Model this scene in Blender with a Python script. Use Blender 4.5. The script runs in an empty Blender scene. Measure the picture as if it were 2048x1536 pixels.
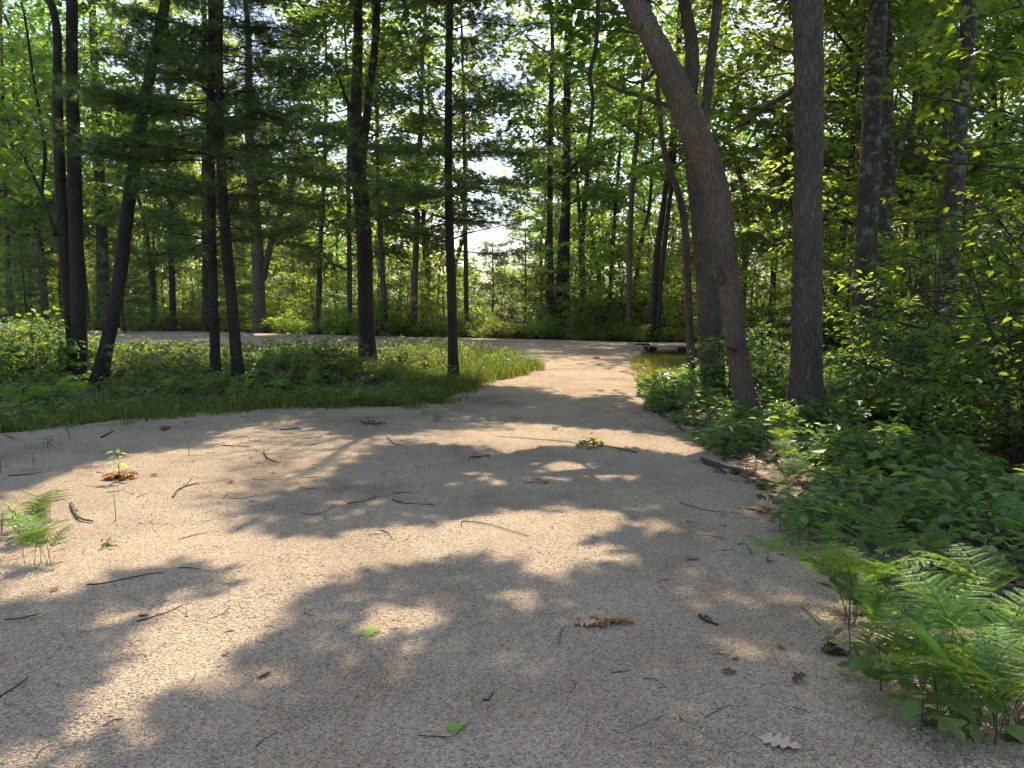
import bpy, math
import numpy as np
from mathutils import Vector

# ------------------------------------------------------------------ camera, sky, sun, exposure
SC = bpy.context.scene
COL = SC.collection
F, CX, CY, CAMZ = 1547.0, 1024.0, 768.0, 1.6          # photo is 2048 x 1536
HORIZON = 590.0
PITCH = math.atan((CY - HORIZON) / F)
SUN_EL, SUN_AZ = math.radians(58), math.radians(6)     # azimuth from +Y towards +X
SUN = np.array([math.sin(SUN_AZ) * math.cos(SUN_EL), math.cos(SUN_AZ) * math.cos(SUN_EL), math.sin(SUN_EL)])

cd = bpy.data.cameras.new('camera')
cam = bpy.data.objects.new('camera', cd)
COL.objects.link(cam)
cam.location = (0, 0, CAMZ)
cam.rotation_euler = (math.pi / 2 - PITCH, 0, 0)
cd.sensor_width = 36.0
cd.lens = 36.0 * F / 2048.0
cd.clip_end = 2000
cd.clip_start = 0.05
SC.camera = cam

W = bpy.data.worlds.new('World')
SC.world = W
W.use_nodes = True
wn = W.node_tree.nodes
bg = wn['Background']
sky = wn.new('ShaderNodeTexSky')
sky.sky_type = 'NISHITA'
sky.sun_disc = False
sky.sun_elevation = SUN_EL
sky.sun_rotation = SUN_AZ
sky.dust_density = 1.6
W.node_tree.links.new(sky.outputs[0], bg.inputs[0])
bg.inputs[1].default_value = 0.15

sd = bpy.data.lights.new('sun', 'SUN')
sd.energy = 3.6
sd.angle = math.radians(0.5)
sd.color = (1.0, 0.89, 0.72)
so = bpy.data.objects.new('sun', sd)
COL.objects.link(so)
so.location = (4, 30, 60)
so.rotation_euler = Vector(tuple(SUN)).to_track_quat('Z', 'Y').to_euler()

SC.view_settings.view_transform = 'Standard'
SC.view_settings.look = 'None'
SC.view_settings.gamma = 1.0
SC.view_settings.exposure = 1.5
SC.render.engine = 'CYCLES'
cy = SC.cycles
cy.max_bounces = 6
cy.diffuse_bounces = 3
cy.glossy_bounces = 2
cy.transmission_bounces = 4
cy.transparent_max_bounces = 4
cy.volume_bounces = 0
cy.caustics_reflective = False
cy.caustics_refractive = False
cy.use_denoising = True
cy.use_adaptive_sampling = True
cy.adaptive_threshold = 0.025
cy.adaptive_min_samples = 16
cy.sample_clamp_indirect = 6.0

# ------------------------------------------------------------------ maths helpers
RNG = np.random.default_rng(11)
CAM = np.array([0.0, 0.0, CAMZ])
FW = np.array([0, math.cos(PITCH), -math.sin(PITCH)])
UP = np.array([0, math.sin(PITCH), math.cos(PITCH)])
RT = np.array([1.0, 0, 0])
Z = np.array([0, 0, 1.0])


def ray(px, py):
    return FW * F + RT * (px - CX) - UP * (py - CY)


def at(px, py, Y):
    d = ray(px, py)
    return CAM + d * (Y / d[1])


def gp(px, py, z=0.0):
    d = ray(px, py)
    return CAM + d * ((z - CAMZ) / d[2])


def proj(P):
    q = P - CAM
    zc = q @ FW
    return CX + F * (q @ RT) / zc, CY - F * (q @ UP) / zc, zc


_LAT = np.random.default_rng(3).random((64, 64))


def vn(x, y):
    """smooth value noise, period 64"""
    x = np.asarray(x, float); y = np.asarray(y, float)
    xi = np.floor(x).astype(int); yi = np.floor(y).astype(int)
    fx = x - xi; fy = y - yi
    fx = fx * fx * (3 - 2 * fx); fy = fy * fy * (3 - 2 * fy)
    a = _LAT[xi % 64, yi % 64]; b = _LAT[(xi + 1) % 64, yi % 64]
    c = _LAT[xi % 64, (yi + 1) % 64]; d = _LAT[(xi + 1) % 64, (yi + 1) % 64]
    return (a * (1 - fx) + b * fx) * (1 - fy) + (c * (1 - fx) + d * fx) * fy


def fbm(x, y, o=3):
    s = 0; a = 1; t = 0
    for i in range(o):
        s = s + a * vn(x * 2 ** i + 17.3 * i, y * 2 ** i + 5.1 * i); t += a; a *= .5
    return s / t


def inpoly(x, y, poly):
    x = np.asarray(x); y = np.asarray(y)
    ins = np.zeros(x.shape, bool)
    n = len(poly)
    for i in range(n):
        x1, y1 = poly[i][:2]; x2, y2 = poly[(i + 1) % n][:2]
        if y1 == y2:
            continue
        c = ((y1 > y) != (y2 > y)) & (x < (x2 - x1) * (y - y1) / (y2 - y1) + x1)
        ins ^= c
    return ins


def sdist(x, y, poly):
    """signed distance, positive inside"""
    d = np.full(np.shape(x), 1e9)
    n = len(poly)
    for i in range(n):
        a = np.array(poly[i][:2]); b = np.array(poly[(i + 1) % n][:2])
        e = b - a; L = e @ e
        t = np.clip(((x - a[0]) * e[0] + (y - a[1]) * e[1]) / max(L, 1e-9), 0, 1)
        d = np.minimum(d, np.hypot(x - a[0] - t * e[0], y - a[1] - t * e[1]))
    return np.where(inpoly(x, y, poly), d, -d)


def H(x, y):
    """ground height"""
    h = 0.10 * (fbm(np.asarray(x) * .22 + 9, np.asarray(y) * .22 + 4, 2) - .5)
    near = np.clip((np.asarray(y) - 1) / 6, 0.25, 1)
    return h * near


# ------------------------------------------------------------------ mesh helpers
def mk(name, V, polys, mat, rnd=None, flat=True):
    me = bpy.data.meshes.new(name)
    V = np.asarray(V, np.float32)
    me.vertices.add(len(V))
    me.vertices.foreach_set('co', V.ravel())
    idx = np.concatenate([p.ravel() for p in polys]).astype(np.int32)
    cnt = np.concatenate([np.full(len(p), p.shape[1]) for p in polys])
    st = np.concatenate([[0], np.cumsum(cnt)[:-1]]).astype(np.int32)
    me.loops.add(len(idx))
    me.loops.foreach_set('vertex_index', idx)
    me.polygons.add(len(cnt))
    me.polygons.foreach_set('loop_start', st)
    me.update(calc_edges=True)
    if flat:
        me.shade_flat()
    else:
        me.shade_smooth()
    if rnd is not None:
        at_ = me.attributes.new('rnd', 'FLOAT', 'FACE')
        at_.data.foreach_set('value', np.asarray(rnd, np.float32))
    me.materials.append(mat)
    return me


class G:
    """collects vertices and faces of one mesh"""
    def __init__(s):
        s.V = []; s.P = {}; s.R = {}; s.n = 0

    def add(s, V, faces, rnd=None):
        V = np.asarray(V, float).reshape(-1, 3)
        for f in faces:
            f = np.asarray(f, int)
            if len(f) == 0:
                continue
            k = f.shape[1]
            s.P.setdefault(k, []).append(f + s.n)
            r = np.zeros(len(f)) if rnd is None else (np.broadcast_to(rnd, (len(f),)) if np.ndim(rnd) == 0 else np.asarray(rnd))
            s.R.setdefault(k, []).append(r)
        s.V.append(V); s.n += len(V)

    def mesh(s, name, mat, flat=True):
        if not s.V:
            return None
        ks = sorted(s.P)
        polys = [np.concatenate(s.P[k]) for k in ks]
        rn = np.concatenate([np.concatenate(s.R[k]) for k in ks])
        return mk(name, np.concatenate(s.V), polys, mat, rn, flat)


def link(name, me, parent=None, loc=(0, 0, 0), rot=(0, 0, 0), scale=(1, 1, 1)):
    o = bpy.data.objects.new(name, me)
    COL.objects.link(o)
    o.parent = parent
    o.location = tuple(float(v) for v in loc)
    o.rotation_euler = rot
    o.scale = scale
    return o


def tag(o, label=None, cat=None, group=None, kind=None):
    if label: o['label'] = label
    if cat: o['category'] = cat
    if group: o['group'] = group
    if kind: o['kind'] = kind
    return o


def empty(name, loc, label, cat, group=None, rz=0.0, s=1.0):
    o = bpy.data.objects.new(name, None)
    COL.objects.link(o)
    o.empty_display_size = .2
    o.location = tuple(float(v) for v in loc)
    o.rotation_euler = (0, 0, rz)
    o.scale = (s, s, s)
    return tag(o, label, cat, group)


def catmull(P, M):
    P = np.asarray(P, float)
    if len(P) == 2:
        t = np.linspace(0, 1, M)[:, None]
        return P[0] * (1 - t) + P[1] * t
    Q = np.vstack([2 * P[0] - P[1], P, 2 * P[-1] - P[-2]])
    L = np.concatenate([[0], np.cumsum(np.linalg.norm(np.diff(P[:, :3], axis=0), axis=1))])
    u = np.interp(np.linspace(0, L[-1], M), L, np.arange(len(P)))
    i = np.clip(np.floor(u).astype(int), 0, len(P) - 2)
    t = (u - i)[:, None]
    a, b, c, d = Q[i], Q[i + 1], Q[i + 2], Q[i + 3]
    return .5 * ((2 * b) + (c - a) * t + (2 * a - 5 * b + 4 * c - d) * t ** 2 + (3 * b - a - 3 * c + d) * t ** 3)


def norm(v):
    return v / np.maximum(np.linalg.norm(v, axis=-1, keepdims=True), 1e-9)


def tube(path, rad, n=6, M=None, disp=None, cap=True, ref=(0.13, 0.31, 0.94)):
    """vertices and quads of a tapered tube; disp(theta 0..1, s metres) -> radial offset"""
    path = np.asarray(path, float)
    rad = np.broadcast_to(np.asarray(rad, float), (len(path),))
    if M:
        q = catmull(np.column_stack([path, rad]), M)
        path, rad = q[:, :3], np.maximum(q[:, 3], .0005)
    t = norm(np.gradient(path, axis=0))
    a = norm(np.cross(t, np.asarray(ref, float)))
    b = np.cross(t, a)
    th = np.arange(n) / n
    c, s = np.cos(th * 2 * np.pi), np.sin(th * 2 * np.pi)
    R = np.repeat(rad[:, None], n, 1)
    if disp is not None:
        L = np.concatenate([[0], np.cumsum(np.linalg.norm(np.diff(path, axis=0), axis=1))])
        R = R + disp(th[None, :], L[:, None])
    V = path[:, None, :] + R[..., None] * (c[None, :, None] * a[:, None, :] + s[None, :, None] * b[:, None, :])
    m = len(path)
    i = np.arange(m - 1)[:, None]; j = np.arange(n)[None, :]
    q = np.stack([i * n + j, i * n + (j + 1) % n, (i + 1) * n + (j + 1) % n, (i + 1) * n + j], -1).reshape(-1, 4)
    V = V.reshape(-1, 3)
    faces = [q]
    if cap:
        V = np.vstack([V, path[0], path[-1]])
        k = m * n
        jj = np.arange(n)
        faces.append(np.stack([(jj + 1) % n, jj, np.full(n, k)], -1))
        faces.append(np.stack([(m - 1) * n + jj, (m - 1) * n + (jj + 1) % n, np.full(n, k + 1)], -1))
    return V, faces


# leaf templates: x along the leaf, y across, z normal
def T_kite(w=.28, fold=.05):
    return np.array([(0, 0, 0), (.45, w, fold), (1, 0, -.04), (.45, -w, fold)]), [np.array([[0, 3, 2, 1]])]


def T_leaf(w=.26, fold=.07, droop=.1):
    V = np.array([(0, 0, 0), (.3, w, fold), (.68, w * .8, fold - droop * .4), (1, 0, -droop), (.68, -w * .8, fold - droop * .4), (.3, -w, fold)])
    return V, [np.array([[0, 3, 2, 1], [0, 5, 4, 3]])]


def T_lobed(w=.36):
    """lobed oak/maple outline, two half polygons folded on the midrib"""
    h = [(0, 0), (.16, .10), (.22, .6), (.40, .45), (.55, 1.0), (.66, .42), (.82, .5), (1, 0)]
    L = [(x, y * w, abs(y) * .1 - .1 * x * x) for x, y in h]
    R = [(x, -y * w, abs(y) * .1 - .1 * x * x) for x, y in h[1:-1]]
    V = np.array(L + R)
    left = [0] + list(range(7, 0, -1))
    right = [0] + list(range(8, 14)) + [7]
    return V, [np.array([left]), np.array([right])]


KITE, LEAF, LOBED, BROAD = T_kite(), T_leaf(), T_lobed(), T_leaf(.36, .09, .12)
NARROW = T_leaf(.16, .05, .12)


def scatter(g, tmpl, pos, ax, nrm, size, rnd):
    """adds one copy of the template for each pos / axis / normal / size"""
    if len(pos) == 0:
        return
    ax = norm(ax)
    y = norm(np.cross(nrm, ax))
    z = np.cross(ax, y)
    V, fs = tmpl
    size = np.broadcast_to(size, (len(pos),))
    P = pos[:, None, :] + size[:, None, None] * (V[None, :, 0, None] * ax[:, None] + V[None, :, 1, None] * y[:, None] + V[None, :, 2, None] * z[:, None])
    k = len(V)
    off = (np.arange(len(pos)) * k)[:, None]
    for f in fs:
        pass
    faces = [(off[:, None, :] + f[None]).reshape(-1, f.shape[1]) for f in fs]
    rs = [np.repeat(rnd, len(f)) for f in fs]
    base = g.n
    g.V.append(P.reshape(-1, 3)); g.n += len(P) * k
    for f, r in zip(faces, rs):
        g.P.setdefault(f.shape[1], []).append(f + base)
        g.R.setdefault(f.shape[1], []).append(r)


def spray(rng, C, U, nl, length, lsize, tilt=.35, flat=.5):
    """leaf positions/axes/normals for sprays at C pointing along U"""
    S = len(C)
    U = norm(U)
    t = rng.random((S, nl))
    lat = norm(np.cross(U, Z[None] + 1e-3))
    side = np.where(np.arange(nl)[None] % 2 == 0, 1, -1) * (0.5 + .6 * rng.random((S, nl)))
    ln = np.broadcast_to(np.asarray(length), (S,))[:, None]
    pos = C[:, None] + U[:, None] * (t * ln)[..., None] + lat[:, None] * (side * .22 * ln * (1.15 - .6 * t))[..., None]
    pos = pos + rng.normal(0, .10, (S, nl, 3)) * np.array([1, 1, flat]) * ln[..., None]
    ax = U[:, None] + lat[:, None] * side[..., None] + rng.normal(0, .3, (S, nl, 3)) + np.array([0, 0, -.25])
    nr = np.array([0, 0, 1.0]) + rng.normal(0, tilt, (S, nl, 3))
    sz = lsize * (.65 + .6 * rng.random((S, nl)))
    return pos.reshape(-1, 3), ax.reshape(-1, 3), nr.reshape(-1, 3), sz.ravel()


def limb_path(rng, p0, az, el, L, k=7, wob=.16, up=.06):
    d = np.array([math.cos(el) * math.sin(az), math.cos(el) * math.cos(az), math.sin(el)])
    pts = [np.array(p0, float)]
    for i in range(k - 1):
        d = d + rng.normal(0, wob, 3) + np.array([0, 0, up])
        d = d / np.linalg.norm(d)
        pts.append(pts[-1] + d * L / (k - 1))
    return np.array(pts)

# ------------------------------------------------------------------ materials
def newmat(name):
    m = bpy.data.materials.new(name)
    m.use_nodes = True
    nt = m.node_tree
    return m, nt, nt.nodes['Principled BSDF'], nt.nodes['Material Output']


def nd(nt, typ, **kw):
    n = nt.nodes.new(typ)
    for k, v in kw.items():
        if k in n.inputs:
            n.inputs[k].default_value = v
        else:
            setattr(n, k, v)
    return n


def ramp(nt, stops, src=None):
    r = nt.nodes.new('ShaderNodeValToRGB')
    e = r.color_ramp.elements
    while len(e) < len(stops):
        e.new(.5)
    for i, (p, c) in enumerate(stops):
        e[i].position = p
        e[i].color = (*c, 1)
    if src is not None:
        nt.links.new(src, r.inputs[0])
    return r


def leaf_mat(name, stops, trans=.42, warm=(1.25, 1.15, .45), rough=.45, objvar=.12, spec=.35):
    m, nt, b, out = newmat(name)
    a = nd(nt, 'ShaderNodeAttribute', attribute_name='rnd')
    r = ramp(nt, stops, a.outputs['Fac'])
    oi = nd(nt, 'ShaderNodeObjectInfo')
    mr = nd(nt, 'ShaderNodeMapRange', **{'To Min': 1 - objvar * 1.6, 'To Max': 1 + objvar * 1.6})
    nt.links.new(oi.outputs['Random'], mr.inputs[0])
    hs = nd(nt, 'ShaderNodeHueSaturation')
    hr = nd(nt, 'ShaderNodeMapRange', **{'To Min': .5 - objvar * .12, 'To Max': .5 + objvar * .12})
    nt.links.new(oi.outputs['Random'], hr.inputs[0])
    nt.links.new(hr.outputs[0], hs.inputs['Hue'])
    nt.links.new(mr.outputs[0], hs.inputs['Value'])
    nt.links.new(r.outputs[0], hs.inputs['Color'])
    nt.links.new(hs.outputs[0], b.inputs['Base Color'])
    b.inputs['Roughness'].default_value = rough
    b.inputs['Specular IOR Level'].default_value = spec
    tr = nd(nt, 'ShaderNodeBsdfTranslucent')
    mx = nd(nt, 'ShaderNodeMix', data_type='RGBA', blend_type='MULTIPLY')
    mx.inputs[0].default_value = 1
    nt.links.new(hs.outputs[0], mx.inputs[6])
    mx.inputs[7].default_value = (*[w * 3.2 for w in warm], 1)
    nt.links.new(mx.outputs[2], tr.inputs[0])
    ms = nd(nt, 'ShaderNodeMixShader')
    ms.inputs[0].default_value = trans
    nt.links.new(b.outputs[0], ms.inputs[1])
    nt.links.new(tr.outputs[0], ms.inputs[2])
    nt.links.new(ms.outputs[0], out.inputs[0])
    return m


def bark_mat(name, dark, light, sx=16, sz=3.2, lichen=0.0, bump=.7, rough=.9):
    m, nt, b, out = newmat(name)
    tc = nd(nt, 'ShaderNodeTexCoord')
    wob = nd(nt, 'ShaderNodeTexNoise', Scale=3.0, Detail=2.0)
    nt.links.new(tc.outputs['Object'], wob.inputs[0])
    add = nd(nt, 'ShaderNodeVectorMath', operation='MULTIPLY_ADD')
    add.inputs[1].default_value = (.10, .10, .10)
    nt.links.new(wob.outputs['Color'], add.inputs[0])
    nt.links.new(tc.outputs['Object'], add.inputs[2])
    mp = nd(nt, 'ShaderNodeMapping')
    mp.inputs['Scale'].default_value = (sx, sx, sz)
    nt.links.new(add.outputs[0], mp.inputs[0])
    v = nd(nt, 'ShaderNodeTexVoronoi', feature='DISTANCE_TO_EDGE', Scale=1.6)
    nt.links.new(mp.outputs[0], v.inputs[0])
    n = nd(nt, 'ShaderNodeTexNoise', Scale=2.6, Detail=6.0, Roughness=.65)
    nt.links.new(mp.outputs[0], n.inputs[0])
    r1 = ramp(nt, [(0.0, (.22, .22, .22)), (.2, (.72, .72, .72)), (.5, (1, 1, 1))], v.outputs[0])
    mul = nd(nt, 'ShaderNodeMath', operation='MULTIPLY')
    nt.links.new(r1.outputs[0], mul.inputs[0])
    nt.links.new(n.outputs[0], mul.inputs[1])
    rc = ramp(nt, [(.0, [c * .6 for c in dark]), (.25, dark), (.62, light)], mul.outputs[0])
    col = rc.outputs[0]
    big = nd(nt, 'ShaderNodeTexNoise', Scale=1.3, Detail=3.0)
    nt.links.new(tc.outputs['Object'], big.inputs[0])
    hv = nd(nt, 'ShaderNodeHueSaturation')
    mr = nd(nt, 'ShaderNodeMapRange', **{'From Min': .3, 'From Max': .7, 'To Min': .75, 'To Max': 1.25})
    nt.links.new(big.outputs[0], mr.inputs[0])
    nt.links.new(mr.outputs[0], hv.inputs['Value'])
    nt.links.new(col, hv.inputs['Color'])
    col = hv.outputs[0]
    if lichen:
        ln = nd(nt, 'ShaderNodeTexNoise', Scale=5.5, Detail=5.0, Roughness=.6)
        nt.links.new(tc.outputs['Object'], ln.inputs[0])
        lr = ramp(nt, [(.62 - lichen, (0, 0, 0)), (.66 - lichen, (1, 1, 1))], ln.outputs[0])
        mx = nd(nt, 'ShaderNodeMix', data_type='RGBA')
        nt.links.new(lr.outputs[0], mx.inputs[0])
        nt.links.new(col, mx.inputs[6])
        mx.inputs[7].default_value = (.17, .18, .14, 1)
        col = mx.outputs[2]
    nt.links.new(col, b.inputs['Base Color'])
    b.inputs['Roughness'].default_value = rough
    b.inputs['Specular IOR Level'].default_value = .2
    bp = nd(nt, 'ShaderNodeBump', Strength=min(1, bump * 1.3), Distance=.03)
    nt.links.new(mul.outputs[0], bp.inputs['Height'])
    nt.links.new(bp.outputs[0], b.inputs['Normal'])
    return m


def gravel_mat(name, tan=(.475, .362, .250), scale=135):
    m, nt, b, out = newmat(name)
    tc = nd(nt, 'ShaderNodeTexCoord')
    v = nd(nt, 'ShaderNodeTexVoronoi', Scale=float(scale))
    nt.links.new(tc.outputs['Object'], v.inputs[0])
    v2 = nd(nt, 'ShaderNodeTexVoronoi', Scale=scale * .36)
    nt.links.new(tc.outputs['Object'], v2.inputs[0])
    sep = nd(nt, 'ShaderNodeSeparateColor')
    nt.links.new(v.outputs['Color'], sep.inputs[0])
    t = np.array(tan)
    rc = ramp(nt, [(0, tuple(t * .40)), (.25, tuple(t * .80)), (.6, tuple(t * 1.0)), (.82, tuple(t * np.array([1.14, 1.15, 1.16]))),
                   (1, tuple(t * np.array([1.35, 1.4, 1.45])))], sep.outputs[0])
    fine = nd(nt, 'ShaderNodeTexNoise', Scale=420.0, Detail=3.0)
    nt.links.new(tc.outputs['Object'], fine.inputs[0])
    lo = nd(nt, 'ShaderNodeTexNoise', Scale=.75, Detail=7.0, Roughness=.66)
    nt.links.new(tc.outputs['Object'], lo.inputs[0])
    lr = ramp(nt, [(.30, (.55, .50, .45)), (.43, (.86, .83, .80)), (.55, (1, .99, .97)), (.74, (1.2, 1.12, 1.0))], lo.outputs[0])
    m1 = nd(nt, 'ShaderNodeMix', data_type='RGBA', blend_type='MULTIPLY')
    m1.inputs[0].default_value = 1
    nt.links.new(rc.outputs[0], m1.inputs[6]); nt.links.new(lr.outputs[0], m1.inputs[7])
    fr = ramp(nt, [(.3, (.72, .72, .72)), (.7, (1.2, 1.2, 1.2))], fine.outputs[0])
    m2 = nd(nt, 'ShaderNodeMix', data_type='RGBA', blend_type='MULTIPLY')
    m2.inputs[0].default_value = 1
    nt.links.new(m1.outputs[2], m2.inputs[6]); nt.links.new(fr.outputs[0], m2.inputs[7])
    nt.links.new(m2.outputs[2], b.inputs['Base Color'])
    b.inputs['Roughness'].default_value = .95
    b.inputs['Specular IOR Level'].default_value = .15
    h1 = nd(nt, 'ShaderNodeMath', operation='MULTIPLY_ADD')
    nt.links.new(v.outputs['Distance'], h1.inputs[0]); h1.inputs[1].default_value = -1.0
    h2 = nd(nt, 'ShaderNodeMath', operation='MULTIPLY')
    nt.links.new(v2.outputs['Distance'], h2.inputs[0]); h2.inputs[1].default_value = -.8
    nt.links.new(h2.outputs[0], h1.inputs[2])
    bp = nd(nt, 'ShaderNodeBump', Strength=1.0, Distance=.012)
    nt.links.new(h1.outputs[0], bp.inputs['Height'])
    nt.links.new(bp.outputs[0], b.inputs['Normal'])
    return m


def rnd_mat(name, stops, rough=.85, spec=.2, bump=0.0, bscale=120.0):
    """plain matte material coloured by the per-face value"""
    m, nt, b, out = newmat(name)
    a = nd(nt, 'ShaderNodeAttribute', attribute_name='rnd')
    r = ramp(nt, stops, a.outputs['Fac'])
    tc = nd(nt, 'ShaderNodeTexCoord')
    n = nd(nt, 'ShaderNodeTexNoise', Scale=bscale, Detail=4.0)
    nt.links.new(tc.outputs['Object'], n.inputs[0])
    rr = ramp(nt, [(.3, (.75, .75, .75)), (.7, (1.2, 1.2, 1.2))], n.outputs[0])
    mx = nd(nt, 'ShaderNodeMix', data_type='RGBA', blend_type='MULTIPLY')
    mx.inputs[0].default_value = 1
    nt.links.new(r.outputs[0], mx.inputs[6]); nt.links.new(rr.outputs[0], mx.inputs[7])
    nt.links.new(mx.outputs[2], b.inputs['Base Color'])
    b.inputs['Roughness'].default_value = rough
    b.inputs['Specular IOR Level'].default_value = spec
    if bump:
        bp = nd(nt, 'ShaderNodeBump', Strength=bump, Distance=.01)
        nt.links.new(n.outputs[0], bp.inputs['Height'])
        nt.links.new(bp.outputs[0], b.inputs['Normal'])
    return m


def floor_mat():
    m, nt, b, out = newmat('forest_floor_litter')
    tc = nd(nt, 'ShaderNodeTexCoord')
    v = nd(nt, 'ShaderNodeTexVoronoi', Scale=22.0)
    nt.links.new(tc.outputs['Object'], v.inputs[0])
    sep = nd(nt, 'ShaderNodeSeparateColor')
    nt.links.new(v.outputs['Color'], sep.inputs[0])
    rc = ramp(nt, [(0, (.045, .03, .02)), (.4, (.09, .062, .04)), (.75, (.14, .095, .06)), (1, (.2, .15, .1))], sep.outputs[0])
    lo = nd(nt, 'ShaderNodeTexNoise', Scale=.7, Detail=6.0, Roughness=.65)
    nt.links.new(tc.outputs['Object'], lo.inputs[0])
    lr = ramp(nt, [(.38, (0, 0, 0)), (.6, (1, 1, 1))], lo.outputs[0])
    mx = nd(nt, 'ShaderNodeMix', data_type='RGBA')
    nt.links.new(lr.outputs[0], mx.inputs[0])
    nt.links.new(rc.outputs[0], mx.inputs[6])
    mx.inputs[7].default_value = (.045, .06, .022, 1)
    nt.links.new(mx.outputs[2], b.inputs['Base Color'])
    b.inputs['Roughness'].default_value = .95
    bp = nd(nt, 'ShaderNodeBump', Strength=.8, Distance=.03)
    nt.links.new(v.outputs['Distance'], bp.inputs['Height'])
    nt.links.new(bp.outputs[0], b.inputs['Normal'])
    return m


M = {}
M['oak'] = leaf_mat('oak_leaf', [(0, (.036, .060, .014)), (.55, (.064, .100, .018)), (1, (.105, .140, .026))], .55)
M['maple'] = leaf_mat('maple_leaf', [(0, (.052, .086, .016)), (.5, (.088, .130, .021)), (1, (.145, .185, .030))], .52)
M['far'] = leaf_mat('far_leaf', [(0, (.046, .075, .018)), (.5, (.080, .118, .024)), (1, (.14, .172, .036))], .58, objvar=.2)
M['sunny'] = leaf_mat('sunlit_tone_leaf', [(0, (.062, .095, .018)), (.5, (.105, .145, .024)), (1, (.165, .195, .036))], .58, objvar=.2)  # sunlight put into the colour: brighter, yellower leaves on saplings and verge bushes
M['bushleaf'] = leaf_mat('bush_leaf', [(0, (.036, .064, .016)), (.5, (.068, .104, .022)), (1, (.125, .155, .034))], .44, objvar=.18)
M['low'] = leaf_mat('low_plant_leaf', [(0, (.040, .074, .022)), (.5, (.076, .126, .034)), (1, (.130, .178, .048))], .38, objvar=.14)
M['fern'] = leaf_mat('fern_leaf', [(0, (.048, .094, .022)), (.6, (.082, .140, .030)), (1, (.125, .180, .044))], .40, objvar=.2, spec=.2)
M['needle'] = leaf_mat('pine_needle', [(0, (.030, .058, .018)), (.55, (.056, .092, .025)), (1, (.100, .130, .034))], .36, warm=(1.15, 1.1, .5), objvar=.05)
M['grass'] = leaf_mat('grass_blade', [(0, (.036, .060, .018)), (.6, (.070, .098, .026)), (1, (.20, .165, .065))], .4, objvar=.05, spec=.1, rough=.65)
M['fresh'] = leaf_mat('fresh_leaf', [(0, (.16, .26, .06)), (1, (.24, .34, .09))], .3)
M['bark_oak'] = bark_mat('oak_bark', (.092, .068, .050), (.195, .150, .112), 18, 2.9)
M['bark_red'] = bark_mat('reddish_oak_bark', (.125, .085, .058), (.250, .172, .118), 24, 3.2)
M['bark_lichen'] = bark_mat('lichen_bark', (.072, .056, .042), (.155, .126, .096), 19, 3.2, lichen=.07)
M['bark_dark'] = bark_mat('dark_bark', (.038, .029, .022), (.080, .061, .046), 19, 4.6)
M['bark_pine'] = bark_mat('pine_bark', (.036, .026, .020), (.078, .055, .041), 20, 8.0)
M['bark_far'] = bark_mat('far_bark', (.060, .046, .036), (.128, .102, .080), 10, 2.6, bump=.4)
M['twig'] = rnd_mat('twig_wood', [(0, (.045, .034, .026)), (.6, (.12, .092, .07)), (1, (.30, .25, .20))], bump=.3)
M['dead'] = rnd_mat('dead_leaf', [(0, (.075, .042, .024)), (.5, (.17, .105, .062)), (1, (.42, .31, .21))], .75, bump=.2)
M['rust'] = rnd_mat('rust_leaf', [(0, (.17, .055, .022)), (.5, (.33, .115, .04)), (1, (.44, .24, .12))], .75)
M['tan_leaf'] = leaf_mat('tan_dead_leaf', [(0, (.20, .13, .08)), (.6, (.36, .255, .16)), (1, (.52, .40, .28))], .35, warm=(.6, .5, .4), rough=.7, objvar=.1, spec=.15)
M['gravel'] = gravel_mat('gravel_surface')
M['pebble'] = rnd_mat('pebble_stone', [(0, (.17, .138, .105)), (.3, (.30, .238, .175)), (.6, (.38, .305, .225)), (.85, (.43, .36, .28)), (1, (.52, .47, .40))], .85, .25, bscale=260)
M['floor'] = floor_mat()

# ------------------------------------------------------------------ the setting: ground, gravel drive, crossing road
def px_poly(pts):
    return [tuple(gp(x, y)[:2]) for x, y in pts]


ROAD_NEAR = [(-900, 697), (-400, 690), (170, 687), (450, 689), (700, 692), (890, 697), (1090, 701), (1300, 704), (1420, 703), (1700, 702), (2200, 702), (2700, 702)]
ROAD_FAR = [(2700, 688), (2200, 688), (1700, 687), (1400, 686), (1250, 683), (1000, 678), (750, 672), (450, 665), (170, 660), (-400, 652), (-900, 646)]
ROAD = px_poly(ROAD_NEAR + ROAD_FAR)
GRASS_EDGE = [(-500, 930), (-200, 893), (0, 872), (120, 862), (250, 850), (400, 830), (640, 820), (800, 818), (880, 808), (920, 785), (985, 765), (1050, 752), (1084, 742), (1060, 728), (1010, 714), (950, 705), (890, 694)]
RIGHT_EDGE = [(1302, 702), (1278, 720), (1266, 740), (1268, 765), (1285, 800), (1300, 830), (1340, 862), (1400, 892), (1440, 922), (1480, 965), (1500, 1000), (1535, 1050), (1570, 1090), (1600, 1150), (1640, 1230), (1685, 1310), (1735, 1400), (1790, 1455), (1900, 1495), (2060, 1530)]
DRIVE = px_poly(GRASS_EDGE) + [tuple(gp(1090, 695)[:2])] + px_poly(RIGHT_EDGE) + [(2.9, 1.6), (3.2, -3), (-10, -3), (-10, 6.5)]


def gravel_sd(x, y):
    w = .16 * (fbm(x * 1.9 + 3, y * 1.9, 3) - .5) + .05 * (vn(x * 9, y * 9) - .5)
    return np.maximum(sdist(x, y, DRIVE), sdist(x, y, ROAD)) + w * 2.5


def gravel_z(x, y, s):
    return H(x, y) + .018 + np.clip(s, -.25, .22) * .085 + .018 * (fbm(x * 1.1 + 7, y * 1.1 + 3, 3) - .5) + .006 * (vn(x * 7, y * 7) - .5)


def ground_z(x, y):
    x = np.asarray(x, float); y = np.asarray(y, float)
    s = gravel_sd(x, y)
    return np.maximum(H(x, y), gravel_z(x, y, s))


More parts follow.
